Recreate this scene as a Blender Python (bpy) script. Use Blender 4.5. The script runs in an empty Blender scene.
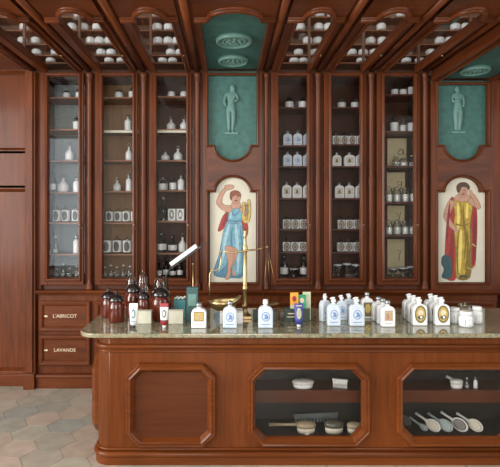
import bpy, bmesh, math, random
from mathutils import Vector
random.seed(7)
SC = bpy.context.scene
COL = SC.collection
F = 485.0; CX = 227.0; CY = 212.0; CH = 1.70          # focal length in pixels, principal point, eye height
def X(px, d): return (px - CX) * d / F
def Z(py, d): return CH - (py - CY) * d / F
DW = 4.69                                             # depth of the cabinet doors
def XW(px): return X(px, DW)
def ZW(py): return Z(py, DW)

# ---------------------------------------------------------------- materials
def new_mat(name):
    m = bpy.data.materials.new(name); m.use_nodes = True
    nt = m.node_tree
    b = nt.nodes['Principled BSDF']
    return m, nt, b
def plain(name, col, rough=.4, metal=0, coat=0, spec=.5, bump=0, scale=40, var=.12):
    m, nt, b = new_mat(name)
    n = nt.nodes.new('ShaderNodeTexNoise'); n.inputs['Scale'].default_value = scale; n.inputs['Detail'].default_value = 4
    tc = nt.nodes.new('ShaderNodeTexCoord'); nt.links.new(tc.outputs['Object'], n.inputs['Vector'])
    r = nt.nodes.new('ShaderNodeValToRGB')
    r.color_ramp.elements[0].position = .3; r.color_ramp.elements[1].position = .7
    r.color_ramp.elements[0].color = (*[c*(1-var) for c in col], 1)
    r.color_ramp.elements[1].color = (*[min(1, c*(1+var)) for c in col], 1)
    nt.links.new(n.outputs['Fac'], r.inputs['Fac']); nt.links.new(r.outputs['Color'], b.inputs['Base Color'])
    b.inputs['Roughness'].default_value = rough; b.inputs['Metallic'].default_value = metal
    b.inputs['Coat Weight'].default_value = coat; b.inputs['Specular IOR Level'].default_value = spec
    if bump:
        bp = nt.nodes.new('ShaderNodeBump'); bp.inputs['Strength'].default_value = bump; bp.inputs['Distance'].default_value = .01
        nt.links.new(n.outputs['Fac'], bp.inputs['Height']); nt.links.new(bp.outputs['Normal'], b.inputs['Normal'])
    return m
def wood(name, c0, c1, rough=.36, axis='Z', coat=.13):
    m, nt, b = new_mat(name)
    tc = nt.nodes.new('ShaderNodeTexCoord'); mp = nt.nodes.new('ShaderNodeMapping')
    s = {'Z': (14, 14, .9), 'X': (.9, 14, 14), 'Y': (14, .9, 14)}[axis]
    mp.inputs['Scale'].default_value = s
    n = nt.nodes.new('ShaderNodeTexNoise'); n.inputs['Scale'].default_value = 2.2; n.inputs['Detail'].default_value = 7
    n.inputs['Roughness'].default_value = .6; n.inputs['Distortion'].default_value = .8
    n2 = nt.nodes.new('ShaderNodeTexNoise'); n2.inputs['Scale'].default_value = 1.3; n2.inputs['Detail'].default_value = 2
    mix = nt.nodes.new('ShaderNodeMath'); mix.operation = 'MULTIPLY_ADD'; mix.inputs[1].default_value = .55
    mul = nt.nodes.new('ShaderNodeMath'); mul.operation = 'MULTIPLY'; mul.inputs[1].default_value = .45
    r = nt.nodes.new('ShaderNodeValToRGB')
    r.color_ramp.elements[0].position = .3; r.color_ramp.elements[1].position = .72
    r.color_ramp.elements[0].color = (*c0, 1); r.color_ramp.elements[1].color = (*c1, 1)
    L = nt.links.new
    L(tc.outputs['Object'], mp.inputs['Vector']); L(mp.outputs['Vector'], n.inputs['Vector']); L(tc.outputs['Object'], n2.inputs['Vector'])
    L(n2.outputs['Fac'], mul.inputs[0]); L(n.outputs['Fac'], mix.inputs[0]); L(mul.outputs[0], mix.inputs[2])
    L(mix.outputs[0], r.inputs['Fac']); L(r.outputs['Color'], b.inputs['Base Color'])
    b.inputs['Roughness'].default_value = rough
    b.inputs['Coat Weight'].default_value = coat; b.inputs['Coat Roughness'].default_value = .14
    b.inputs['Specular IOR Level'].default_value = .16
    bp = nt.nodes.new('ShaderNodeBump'); bp.inputs['Strength'].default_value = .06; bp.inputs['Distance'].default_value = .004
    L(n.outputs['Fac'], bp.inputs['Height']); L(bp.outputs['Normal'], b.inputs['Normal'])
    return m
def glass(name, tint=(1, 1, 1), k=.06, kmax=.6, rough=.02):
    m = bpy.data.materials.new(name); m.use_nodes = True
    nt = m.node_tree; nt.nodes.clear()
    o = nt.nodes.new('ShaderNodeOutputMaterial'); mx = nt.nodes.new('ShaderNodeMixShader')
    t = nt.nodes.new('ShaderNodeBsdfTransparent'); g = nt.nodes.new('ShaderNodeBsdfGlossy')
    lw = nt.nodes.new('ShaderNodeLayerWeight'); lw.inputs['Blend'].default_value = .35
    mr = nt.nodes.new('ShaderNodeMapRange'); mr.inputs['To Min'].default_value = k; mr.inputs['To Max'].default_value = kmax
    t.inputs['Color'].default_value = (*tint, 1); g.inputs['Roughness'].default_value = rough
    L = nt.links.new
    L(lw.outputs['Fresnel'], mr.inputs['Value']); L(mr.outputs['Result'], mx.inputs['Fac'])
    L(t.outputs[0], mx.inputs[1]); L(g.outputs[0], mx.inputs[2]); L(mx.outputs[0], o.inputs['Surface'])
    return m

W_V = wood('mahogany_upright', (.048, .0115, .0034), (.190, .050, .0150))
W_H = wood('mahogany_level', (.048, .0115, .0034), (.190, .050, .0150), axis='X')
W_Y = wood('mahogany_beam', (.048, .0115, .0034), (.190, .050, .0150), axis='Y')
W_C = wood('counter_mahogany', (.075, .0175, .0036), (.195, .051, .0105), axis='Z', rough=.3)
W_CH = wood('counter_mahogany_level', (.075, .0175, .0036), (.195, .051, .0105), axis='X', rough=.3)
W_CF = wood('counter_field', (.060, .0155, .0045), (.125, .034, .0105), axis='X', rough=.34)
W_IN = wood('cabinet_inside', (.036, .011, .0048), (.100, .034, .0145), rough=.5, coat=0)
W_INM = wood('cabinet_inside_mid', (.10, .055, .034), (.20, .12, .08), rough=.5, coat=0, axis='X')
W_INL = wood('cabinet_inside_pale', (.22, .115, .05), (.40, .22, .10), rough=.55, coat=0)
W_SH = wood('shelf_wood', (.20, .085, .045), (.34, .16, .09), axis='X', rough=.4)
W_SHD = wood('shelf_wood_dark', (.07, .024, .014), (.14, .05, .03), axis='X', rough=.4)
REFL_IN = plain('cabinet_inside_grey', (.30, .36, .36), .6)  # pale window reflection painted into the colour of the back panel
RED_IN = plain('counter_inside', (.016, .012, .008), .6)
PANE = glass('window_glass', k=.004, kmax=.5)
PANE_O = glass('overhead_glass', k=.004, kmax=.2)
PANE_C = glass('counter_glass', k=.004, kmax=.4)
CLEAR = glass('clear_glass', tint=(.95, .97, .96), k=.05, kmax=.75, rough=.05)
CLEARD = glass('smoky_glass', tint=(.35, .38, .38), k=.05, kmax=.7, rough=.05)
AMBER = plain('amber_glass', (.10, .014, .006), .08, coat=.6, var=.2, scale=10)
BLACKG = plain('black_lid_gloss', (.014, .010, .010), .12, coat=.6)
BLACK = plain('black_metal', (.012, .012, .013), .35)
WHITE = plain('white_glaze', (.78, .80, .80), .25, var=.03)
WHITEP = plain('white_paper', (.80, .80, .78), .6, var=.03)
CREAM = plain('cream_card', (.66, .56, .33), .7, var=.08, scale=12)
CREAMB = plain('cream_box', (.62, .60, .48), .6, var=.06)
BLUEW = plain('pale_blue_glaze', (.64, .70, .75), .25, var=.03)
BLUEP = plain('pale_blue_print', (.48, .60, .76), .5)
BLUE = plain('blue_print', (.16, .28, .52), .5)
GOLD = plain('gold_print', (.52, .38, .10), .5, var=.25, scale=150)
OLIVE = plain('olive_print', (.16, .13, .06), .5, var=.35, scale=200)
SEPIA = plain('sepia_print', (.46, .36, .26), .55, var=.4, scale=160)
DARKP = plain('dark_print', (.05, .06, .06), .5)
ROSE = plain('rose_print', (.45, .20, .17), .5, var=.3, scale=200)
TEALP = plain('teal_print', (.05, .22, .24), .5)
TEALB = plain('teal_box', (.032, .095, .088), .45)
NAVY = plain('navy_print', (.05, .06, .26), .4)
REDP = plain('red_print', (.34, .03, .04), .4)
ORANGE = plain('orange_print', (.85, .36, .04), .5)
GREENP = plain('green_print', (.02, .32, .16), .5)
PALEG = plain('pale_green_print', (.50, .56, .38), .5)
DKGREEN = plain('dark_green_box', (.035, .05, .035), .5)
SILVER = plain('cap_silver', (.30, .32, .32), .25, metal=.7)
BRASS = plain('brass', (.52, .39, .19), .36, metal=1, var=.1)
BRASSD = plain('old_brass', (.35, .24, .12), .35, metal=1)
GREEN = plain('green_plaster', (.046, .138, .120), .55, bump=.15, scale=18, var=.22)
GREENL = plain('green_plaster_relief', (.12, .245, .215), .5, bump=.12, scale=30, var=.15)
SKIN = plain('painted_skin', (.46, .26, .175), .5, var=.08)
SKIND = plain('painted_skin_shade', (.40, .20, .14), .5, var=.08)
PHAIR = plain('painted_hair', (.22, .07, .03), .5)
PHAIRD = plain('painted_hair_dark', (.07, .04, .025), .5)
PBLUE = plain('painted_blue', (.15, .33, .41), .5, var=.25, scale=25)
PBLUED = plain('painted_blue_fold', (.08, .20, .29), .5, var=.2, scale=25)
PBLUEL = plain('painted_blue_light', (.32, .51, .57), .5, var=.1, scale=25)
PRED = plain('painted_red', (.34, .030, .024), .5, var=.25, scale=25)
PREDD = plain('painted_red_fold', (.20, .02, .02), .5, var=.2, scale=25)
PGOLD = plain('painted_gold', (.42, .29, .03), .5, var=.3, scale=25)
PGOLDD = plain('painted_gold_fold', (.20, .13, .02), .5, var=.2, scale=25)
PGOLDL = plain('painted_gold_light', (.72, .56, .16), .5, var=.1, scale=25)
PTEAL = plain('painted_teal', (.03, .08, .09), .5)
POUT = plain('painted_outline', (.10, .05, .03), .5)
PCREAM = plain('painted_ground', (.62, .58, .47), .5, var=.05, scale=8)
BRISTLE = plain('brush_bristle', (.62, .56, .44), .8, var=.25, scale=200)
BRUSHW = plain('brush_wood', (.34, .26, .16), .45)
BRUSHD = plain('brush_dark_wood', (.09, .08, .06), .35)
BRUSHP = plain('brush_white', (.66, .66, .60), .5)
COMBG = plain('comb_grey', (.16, .18, .17), .4)
BRUSHG = plain('brush_grey', (.30, .36, .34), .4)
PLASTER = plain('wall_plaster', (.36, .34, .31), .8)

def granite():
    m, nt, b = new_mat('granite_slab'); L = nt.links.new
    tc = nt.nodes.new('ShaderNodeTexCoord')
    n = nt.nodes.new('ShaderNodeTexNoise'); n.inputs['Scale'].default_value = 16; n.inputs['Detail'].default_value = 9; n.inputs['Roughness'].default_value = .7; n.inputs['Distortion'].default_value = 1.2
    v = nt.nodes.new('ShaderNodeTexVoronoi'); v.inputs['Scale'].default_value = 45
    r = nt.nodes.new('ShaderNodeValToRGB'); cr = r.color_ramp
    cr.elements[0].position = .28; cr.elements[0].color = (.065, .072, .048, 1)
    cr.elements[1].position = .75; cr.elements[1].color = (.58, .53, .37, 1)
    for p, c in ((.42, (.19, .20, .135, 1)), (.52, (.36, .33, .21, 1)), (.62, (.26, .19, .10, 1))):
        e = cr.elements.new(p); e.color = c
    mx = nt.nodes.new('ShaderNodeMix'); mx.data_type = 'RGBA'; mx.blend_type = 'MULTIPLY'; mx.inputs['Factor'].default_value = .35
    L(tc.outputs['Object'], n.inputs['Vector']); L(tc.outputs['Object'], v.inputs['Vector'])
    L(n.outputs['Fac'], r.inputs['Fac']); L(r.outputs['Color'], mx.inputs['A']); L(v.outputs['Distance'], mx.inputs['B'])
    L(mx.outputs['Result'], b.inputs['Base Color']); b.inputs['Roughness'].default_value = .12
    b.inputs['Coat Weight'].default_value = .55; b.inputs['Coat Roughness'].default_value = .03
    return m
GRANITE = granite()
def tile_mat():
    m, nt, b = new_mat('stone_tiles'); L = nt.links.new
    g = nt.nodes.new('ShaderNodeNewGeometry'); tc = nt.nodes.new('ShaderNodeTexCoord')
    r = nt.nodes.new('ShaderNodeValToRGB'); cr = r.color_ramp; cr.interpolation = 'CONSTANT'
    cols = [(.40, .36, .30), (.45, .365, .30), (.37, .36, .315), (.47, .42, .35), (.345, .35, .32), (.48, .39, .325), (.42, .39, .325)]
    cr.elements[0].color = (*cols[0], 1); cr.elements[1].position = 1/7; cr.elements[1].color = (*cols[1], 1)
    for i in range(2, 7):
        e = cr.elements.new(i/7); e.color = (*cols[i], 1)
    n = nt.nodes.new('ShaderNodeTexNoise'); n.inputs['Scale'].default_value = 9; n.inputs['Detail'].default_value = 6
    r2 = nt.nodes.new('ShaderNodeValToRGB'); r2.color_ramp.elements[0].color = (.62, .6, .58, 1); r2.color_ramp.elements[1].color = (1.2, 1.2, 1.15, 1)
    mx = nt.nodes.new('ShaderNodeMix'); mx.data_type = 'RGBA'; mx.blend_type = 'MULTIPLY'; mx.inputs['Factor'].default_value = 1
    L(g.outputs['Random Per Island'], r.inputs['Fac']); L(tc.outputs['Object'], n.inputs['Vector']); L(n.outputs['Fac'], r2.inputs['Fac'])
    L(r.outputs['Color'], mx.inputs['A']); L(r2.outputs['Color'], mx.inputs['B']); L(mx.outputs['Result'], b.inputs['Base Color'])
    b.inputs['Roughness'].default_value = .5
    return m
TILE = tile_mat(); GROUT = plain('grout', (.16, .13, .10), .9)

# ---------------------------------------------------------------- mesh builder
MAP_WALL = lambda y: (lambda u, v, h: (u, y - h, v))           # u = X, v = Z, relief towards the room
MAP_SOFFIT = lambda z: (lambda u, v, h: (u, v, z - h))         # u = X, v = Y, relief downwards
class MB:
    def __init__(s): s.v = []; s.f = []; s.m = []; s.sm = []; s.mats = []
    def mi(s, mat):
        if mat not in s.mats: s.mats.append(mat)
        return s.mats.index(mat)
    def add(s, vs, fs, mat, smooth=False):
        o = len(s.v); k = s.mi(mat); s.v += [tuple(p) for p in vs]
        for f in fs: s.f.append([i + o for i in f]); s.m.append(k); s.sm.append(smooth)
        return s
    def box(s, x0, x1, y0, y1, z0, z1, mat):
        vs = [(x, y, z) for z in (z0, z1) for y in (y0, y1) for x in (x0, x1)]
        return s.add(vs, [(0, 2, 3, 1), (4, 5, 7, 6), (0, 1, 5, 4), (2, 6, 7, 3), (0, 4, 6, 2), (1, 3, 7, 5)], mat)
    def prism(s, poly, h0, h1, mat, mp, smooth=False):
        n = len(poly)
        vs = [mp(u, v, h0) for u, v in poly] + [mp(u, v, h1) for u, v in poly]
        s.add(vs, [list(range(n)), list(range(2*n-1, n-1, -1))], mat)
        o = len(s.v) - 2*n; k = s.mi(mat)
        for i in range(n):
            j = (i+1) % n; s.f.append([o+i, o+j, o+n+j, o+n+i]); s.m.append(k); s.sm.append(smooth)
        return s
    def flat(s, poly, h, mat, mp):
        return s.add([mp(u, v, h) for u, v in poly], [list(range(len(poly)))], mat)
    def sweep(s, poly, prof, mat, mp, closed=True, smooth=False):
        n = len(poly); P = [Vector(p) for p in poly]; rings = []
        for i in range(n):
            a = P[i-1] if (closed or i > 0) else None; c = P[(i+1) % n] if (closed or i < n-1) else None
            e0 = (P[i]-a).normalized() if a is not None else None; e1 = (c-P[i]).normalized() if c is not None else None
            if e0 is None: e0 = e1
            if e1 is None: e1 = e0
            n0 = Vector((-e0.y, e0.x)); n1 = Vector((-e1.y, e1.x))
            mt = (n0+n1) / max(.35, 1+n0.dot(n1))
            rings.append([mp(P[i].x+mt.x*o, P[i].y+mt.y*o, h) for o, h in prof])
        k = len(prof); vs = [p for r in rings for p in r]; fs = []
        for i in range(n if closed else n-1):
            j = (i+1) % n
            for q in range(k-1): fs.append((i*k+q, i*k+q+1, j*k+q+1, j*k+q))
        return s.add(vs, fs, mat, smooth)
    def lathe(s, prof, mat, c=(0, 0, 0), seg=20, sx=1, sy=1, axis='Z', smooth=True, caps=True):
        vs = []; k = len(prof)
        for i in range(seg):
            a = 2*math.pi*i/seg
            for r, z in prof:
                x, y = r*math.cos(a)*sx, r*math.sin(a)*sy
                p = (x, y, z) if axis == 'Z' else ((x, z, y) if axis == 'Y' else (z, x, y))
                vs.append((p[0]+c[0], p[1]+c[1], p[2]+c[2]))
        fs = []
        for i in range(seg):
            j = (i+1) % seg
            for q in range(k-1): fs.append((i*k+q, j*k+q, j*k+q+1, i*k+q+1))
        s.add(vs, fs, mat, smooth)
        if caps:
            o = len(s.v)-len(vs); m = s.mi(mat)
            for q in (0, k-1):
                if prof[q][0] > 1e-5: s.f.append([o+i*k+q for i in range(seg)]); s.m.append(m); s.sm.append(False)
        return s
    def tube(s, pts, r, mat, seg=8, closed=False):
        P = [Vector(p) for p in pts]; n = len(P); vs = []
        R = r if isinstance(r, (list, tuple)) else [r]*n
        up = Vector((0, 0, 1)); last = None
        for i in range(n):
            t = (P[min(i+1, n-1)]-P[max(i-1, 0)]).normalized()
            if last is None:
                ref = up if abs(t.z) < .9 else Vector((1, 0, 0)); a = t.cross(ref).normalized()
            else:
                a = (last - t*last.dot(t)); a = a.normalized() if a.length > 1e-6 else t.orthogonal().normalized()
            b = t.cross(a).normalized(); last = a
            for q in range(seg):
                w = 2*math.pi*q/seg; vs.append(P[i]+(a*math.cos(w)+b*math.sin(w))*R[i])
        fs = [(i*seg+q, i*seg+(q+1) % seg, (i+1)*seg+(q+1) % seg, (i+1)*seg+q) for i in range(n-1) for q in range(seg)]
        fs += [list(range(seg)), list(range((n-1)*seg, n*seg))]
        return s.add(vs, fs, mat, True)
    def ball(s, c, rx, ry, rz, mat, seg=14, rings=8):
        prof = [(math.sin(math.pi*i/rings), -math.cos(math.pi*i/rings)) for i in range(rings+1)]
        vs = []; fs = []; k = len(prof)
        for i in range(seg):
            a = 2*math.pi*i/seg
            for r, z in prof: vs.append((c[0]+r*math.cos(a)*rx, c[1]+r*math.sin(a)*ry, c[2]+z*rz))
        for i in range(seg):
            j = (i+1) % seg
            for q in range(k-1): fs.append((i*k+q, j*k+q, j*k+q+1, i*k+q+1))
        return s.add(vs, fs, mat, True)
    def build(s, name, parent=None, bevel=0, seg=2, loc=None):
        me = bpy.data.meshes.new(name); me.from_pydata(s.v, [], s.f)
        for m in s.mats: me.materials.append(m)
        for i, p in enumerate(me.polygons): p.material_index = s.m[i]; p.use_smooth = s.sm[i]
        bm = bmesh.new(); bm.from_mesh(me)
        bmesh.ops.remove_doubles(bm, verts=bm.verts, dist=1e-6)
        bmesh.ops.recalc_face_normals(bm, faces=bm.faces); bm.to_mesh(me); bm.free()
        o = bpy.data.objects.new(name, me); COL.objects.link(o)
        if loc: o.location = loc
        if parent: o.parent = parent
        if bevel:
            b = o.modifiers.new('Bevel', 'BEVEL'); b.width = bevel; b.segments = seg; b.limit_method = 'ANGLE'; b.angle_limit = math.radians(40)
        return o
def ell(cx, cy, rx, ry, n=24, a0=0, a1=360): return [(cx+rx*math.cos(math.radians(a0+(a1-a0)*i/n)), cy+ry*math.sin(math.radians(a0+(a1-a0)*i/n))) for i in range(n + (0 if a1-a0 == 360 else 1))]
def rect(x0, x1, y0, y1): return [(x0, y0), (x1, y0), (x1, y1), (x0, y1)]
def octa(x0, x1, y0, y1, c): return [(x0+c, y0), (x1-c, y0), (x1, y0+c), (x1, y1-c), (x1-c, y1), (x0+c, y1), (x0, y1-c), (x0, y0+c)]
def tag(o, label=None, cat=None, group=None, kind=None):
    if label: o['label'] = label
    if cat: o['category'] = cat
    if group: o['group'] = group
    if kind: o['kind'] = kind
    return o
def thing(name, label, cat, loc=(0, 0, 0), group=None):
    o = bpy.data.objects.new(name, None); o.empty_display_size = .05; COL.objects.link(o); o.location = loc
    return tag(o, label, cat, group)
def copy_tree(o, parent=None):
    c = o.copy(); COL.objects.link(c)
    if parent: c.parent = parent
    for ch in o.children: copy_tree(ch, c)
    return c
def local(root): return lambda mb, name, **k: mb.build(name, root, **k)

# ================================================================= the setting
mb = MB(); mb.box(-5, 4, -3, 5.3, -.06, -.003, GROUT)
R_ = .155
row = 0; y = -3
while y < 5.25:
    x = -5 + (R_*1.0 if row % 2 else 0)
    while x < 4:
        w = R_*.985; hx = .0
        pts = [(x-w, y), (x-w*.5, y-w*.82), (x+w*.5, y-w*.82), (x+w, y), (x+w*.5, y+w*.82), (x-w*.5, y+w*.82)]
        mb.prism([(a, b) for a, b in pts], .003, 0, TILE, lambda u, v, h: (u, v, -h))
        x += R_*3.0
    y += R_*.82; row += 1
    # offset alternate rows by one and a half widths so that the hexagons interlock
    if row % 2:
        x = -5 + R_*1.5
        while x < 4:
            w = R_*.985
            pts = [(x-w, y), (x-w*.5, y-w*.82), (x+w*.5, y-w*.82), (x+w, y), (x+w*.5, y+w*.82), (x-w*.5, y+w*.82)]
            mb.prism(pts, .003, 0, TILE, lambda u, v, h: (u, v, -h))
            x += R_*3.0
        y += R_*.82; row += 1
tag(mb.build('floor'), kind='structure')
RH = 4.7
tag(MB().box(-5, 4, 5.16, 5.3, 0, RH, W_IN).build('wall_back'), kind='structure')
def wall_with_windows(name, wins, a0, a1, fixed, thick, vertical_x):
    mb = MB(); xs = a0
    def bx(p, q, z0, z1):
        if vertical_x: mb.box(fixed, fixed+thick, p, q, z0, z1, PLASTER)
        else: mb.box(p, q, fixed, fixed+thick, z0, z1, PLASTER)
    for a, b, z0, z1 in wins:
        bx(xs, a, 0, RH); bx(a, b, 0, z0); bx(a, b, z1, RH); xs = b
    bx(xs, a1, 0, RH)
    tag(mb.build(name), kind='structure')
WL = [(-2.7, -.5, .4, 4.3), (.1, 2.3, .4, 4.3)]
WR_FILL = [(.2, 2.4, .6, 4.0)]  # added opening for weak right-hand fill, set clear of the pane reflections
WB = [(-4.75, -3.75, .25, 3.65), (-.95, 1.15, .3, 4.3)]  # second opening is added for frontal fill, where no cabinet pane mirrors it
wall_with_windows('wall_left', WL, -3, 5.3, -5.1, .1, True)
wall_with_windows('wall_right', WR_FILL, -3, 5.3, 4, .1, True)
wall_with_windows('wall_rear', WB, -5, 4, -3.1, .1, False)
i = 1
for wins, mp in ((WL, lambda u, v, h: (-5.05+h, u, v)), (WR_FILL, lambda u, v, h: (4.05-h, u, v)), (WB, lambda u, v, h: (u, -3.05+h, v))):
    for a, b, z0, z1 in wins:
        mb = MB(); mb.sweep(rect(a, b, z0, z1), [(0, 0), (0, .05), (.06, .05), (.06, 0)], W_V, mp)
        c = (a+b)/2; mb.prism(rect(c-.025, c+.025, z0+.06, z1-.06), .0, .04, W_V, mp)
        tag(mb.build('window_%d' % i), kind='structure'); i += 1  # numbering includes the added right and middle rear openings
ZS = ZW(72)                                              # underside of the overhead frames
tag(MB().box(-5, 4, -3, 5.3, RH, RH+.06, PLASTER).build('ceiling'), kind='structure')

# panelled wall to the left of the cabinets
mb = MB(); xl, xr = -5.0, XW(26)
mb.box(xl, xr, DW+.10, DW+.14, 0, ZS, W_V)
for x0, x1 in ((XW(-34), XW(26)), (-3.9, XW(-40))):
    for z0, z1 in ((ZW(372), ZW(190)), (ZW(148), ZW(70))):
        mb.sweep(rect(x0, x1, z0, z1), [(-.05, 0), (-.05, .05), (-.012, .05), (0, .03), (.015, .0)], W_V, MAP_WALL(DW+.10))
    mb.box(x0-.05, x1+.03, DW+.05, DW+.10, ZW(188), ZW(150), W_V)
    mb.box(x0-.05, x1+.03, DW+.04, DW+.10, 0, .11, W_H)
tag(mb.build('wall_panelling', bevel=.004), kind='structure')
mb = MB(); mb.box(XW(26), XW(36.5), DW-.03, DW+.45, 0, ZS, W_V); mb.box(XW(28), XW(34.5), DW-.05, DW-.03, .16, ZS, W_V)
mb.box(XW(25.5), XW(36.6), DW-.06, DW-.03, 0, .15, W_V)
tag(mb.build('trim_1', bevel=.006), kind='structure')

# ================================================================= wall cabinets
# name, opening left/right px, outer door left/right px, compartment left/right px
BAYS = [('B0', 48.5, 78, 40, 83.5, 38, 89), ('B1', 103, 132, 95, 137.5, 90, 143), ('B2', 157, 186, 149.5, 191.5, 144, 196),
        ('B3', 279, 307, 271, 312.5, 268, 319), ('B4', 332, 360, 324, 366, 320, 372), ('B5', 385, 414, 377, 420, 373, 426)]
CABS = {'B0': 'far-left cabinet', 'B1': 'second cabinet from left', 'B2': 'third cabinet from left',
        'B3': 'fourth cabinet from left', 'B4': 'fifth cabinet from left', 'B5': 'sixth cabinet from left'}
CABL = {'B0': 'tall glazed mahogany cabinet at the far left, beside the panelled wall, pale grey inside',
        'B1': 'tall glazed mahogany cabinet, second from the left, with amber-lit wooden back',
        'B2': 'tall glazed mahogany cabinet directly left of the lyre painting',
        'B3': 'tall glazed mahogany cabinet directly right of the lyre painting, holding blue-labelled bottles',
        'B4': 'tall glazed mahogany cabinet with oval-labelled white bottles, second right of the lyre painting',
        'B5': 'tall glazed mahogany cabinet holding cream cards, left of the yellow-dress painting'}
SHELF = {'B0': [97, 129, 160, 192, 222.5, 254], 'B1': [97, 130, 160, 191, 222.5, 254], 'B2': [96, 129, 160, 190, 221, 253],
         'B3': [107, 145, 166, 198, 229, 252], 'B4': [107, 144, 166, 198, 229, 252], 'B5': [94, 131, 166, 202, 235]}
DS = 4.80                                                # depth of shelf fronts
SHZ = {}
ZB = ZW(278); ZBO = ZW(285); ZL = ZW(290)
Y_BACK = 5.10
for b, ol, orr, dl, dr, cl, cr in BAYS:
    cx = XW((ol+orr)/2)
    root = thing('display_cabinet', CABL[b], 'cabinet', (cx, DW, ZL), 'glazed wall cabinets')
    T = lambda px: XW(px)-cx
    inside = {'B0': REFL_IN, 'B1': W_INL, 'B2': W_IN}.get(b, W_IN)
    mb = MB(); z0, z1 = 0, ZS-ZL
    mb.box(T(cl), T(cr), .41, .43, z0, z1, inside)
    mb.box(T(cl), T(cl)+.015, .058, .41, z0, z1, W_IN); mb.box(T(cr)-.015, T(cr), .058, .41, z0, z1, W_IN)
    mb.box(T(cl)+.015, T(cr)-.015, .058, .41, z0, ZB-ZL-.012, W_SHD); mb.box(T(cl)+.015, T(cr)-.015, .058, .41, z1-.02, z1, W_IN)
    mb.build('carcass', root)
    # door: moulded frame
    mb = MB()
    x0, x1, zz0, zz1 = T(dl), T(dr), ZBO-ZL, z1
    fl, fr = T(ol)-x0, x1-T(orr)
    mb.box(x0, T(ol)-.012, 0, .03, zz0, zz1, W_V); mb.box(T(orr)+.012, x1, 0, .03, zz0, zz1, W_V)
    mb.box(T(ol)-.012, T(orr)+.012, 0, .03, zz0, ZB-ZL-.012, W_H); mb.box(T(ol)-.012, T(orr)+.012, 0, .03, zz1-.014, zz1, W_H)
    door = mb.build('door', root, bevel=.004)
    mb = MB(); mb.sweep(rect(T(ol)-.02, T(orr)+.02, ZB-ZL-.02, zz1-.022), [(-.012, 0), (-.010, .012), (0, .020), (.010, .018), (.016, .004), (.02, -.024)], W_V, MAP_WALL(0))
    mb.build('moulding', door)
    MB().box(T(ol)-.01, T(orr)+.01, .018, .022, ZB-ZL-.01, zz1-.010, PANE).build('pane', door)
    mb = MB(); kx = (T(orr)+x1)/2
    mb.lathe([(0, -.032), (.009, -.028), (.012, -.02), (.009, -.012), (.004, -.008), (.004, 0)], BRASSD, (kx, 0, ZW(225)-ZL), axis='Y', seg=12)
    mb.lathe([(.010, -.004), (.010, 0)], BRASSD, (kx, 0, ZW(225)-ZL-.03), axis='Y', seg=10)
    mb.build('knob', door)
    sh = SHELF[b]; SHZ[b] = [Z(p, DS) for p in sh] + [ZB-.012]
    for p in sh:
        zt = Z(p, DS)-ZL
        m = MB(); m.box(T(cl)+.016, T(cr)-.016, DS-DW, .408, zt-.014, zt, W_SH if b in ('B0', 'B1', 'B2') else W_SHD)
        m.build('shelf', root)
    if b in ('B1', 'B2'):                                 # pale rail under the second shelf
        zt = Z(129, DS)-ZL
        MB().box(T(cl)+.018, T(cr)-.018, .085, .105, zt-.040, zt-.018, CREAMB).build('rail', root)

# fluted post between cabinets
def pilaster(px0, px1, label):
    cx = XW((px0+px1)/2); w = (px1-px0)/103.4/2
    root = thing('pilaster', label, 'pilaster', (cx, DW, ZL), 'turned columns between the cabinets')
    MB().box(-w+.001, w-.001, .046, .054, 0, ZS-ZL, W_V).build('backboard', root)
    H = ZS-ZL; r = min(.026, w*.45)
    prof = [(r*1.5, 0), (r*1.5, .02), (r*1.2, .03), (r*1.45, .045), (r*1.1, .06), (r*.9, .085), (r, .12), (r, H*.5-.05), (r*1.2, H*.5-.02), (r*1.25, H*.5), (r*1.2, H*.5+.02), (r, H*.5+.05), (r, H-.10), (r*1.3, H-.08), (r*1.05, H-.05), (r*1.5, H-.03), (r*1.5, H)]
    MB().lathe(prof, W_V, (0, .010, 0), seg=16, sy=.9).build('column', root)
PIL = [(83.5, 95, 'turned mahogany column between the two leftmost glazed cabinets'), (137.5, 149.5, 'turned mahogany column between second and third cabinets from the left'),
       (191.5, 203, 'turned mahogany column just left of the lyre painting'), (262, 271, 'turned mahogany column just right of the lyre painting'),
       (312.5, 324, 'turned mahogany column between fourth and fifth cabinets from the left'), (366, 377, 'turned mahogany column between fifth and sixth cabinets from the left'),
       (420, 431, 'turned mahogany column just left of the yellow-dress painting')]
for p in PIL: pilaster(*p)
tag(MB().box(XW(36.5), XW(40), DW+.02, DW+.06, ZL, ZS, W_V).build('trim_2'), kind='structure')

# ledge and base
mb = MB(); prof = [(0, ZL-.05), (.035, ZL-.045), (.045, ZL-.03), (.06, ZL-.022), (.065, ZL-.008), (.06, ZL-.0005), (0, ZL-.0005)]
n = len(prof)
vs = [(XW(37), DW+.02-o, z) for o, z in prof] + [(3.3, DW+.02-o, z) for o, z in prof]
mb.add(vs, [(i, i+1, n+i+1, n+i) for i in range(n-1)] + [list(range(n)), list(range(n, 2*n))], W_H)
mb.box(XW(37), 3.3, DW+.02, Y_BACK+.05, ZL-.05, ZL-.0005, W_H)
tag(mb.build('trim_3'), kind='structure')
mb = MB(); prof = [(0, .0), (.03, .0), (.03, .10), (.045, .105), (.05, .12), (.045, .132), (.02, .138), (0, .138)]; n = len(prof)
vs = [(XW(37), DW+.01-o, z) for o, z in prof] + [(3.3, DW+.01-o, z) for o, z in prof]
mb.add(vs, [(i, (i+1) % n, n+(i+1) % n, n+i) for i in range(n)] + [list(range(n)), list(range(n, 2*n))], W_H)
tag(mb.build('baseboard_back'), kind='structure')

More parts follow.
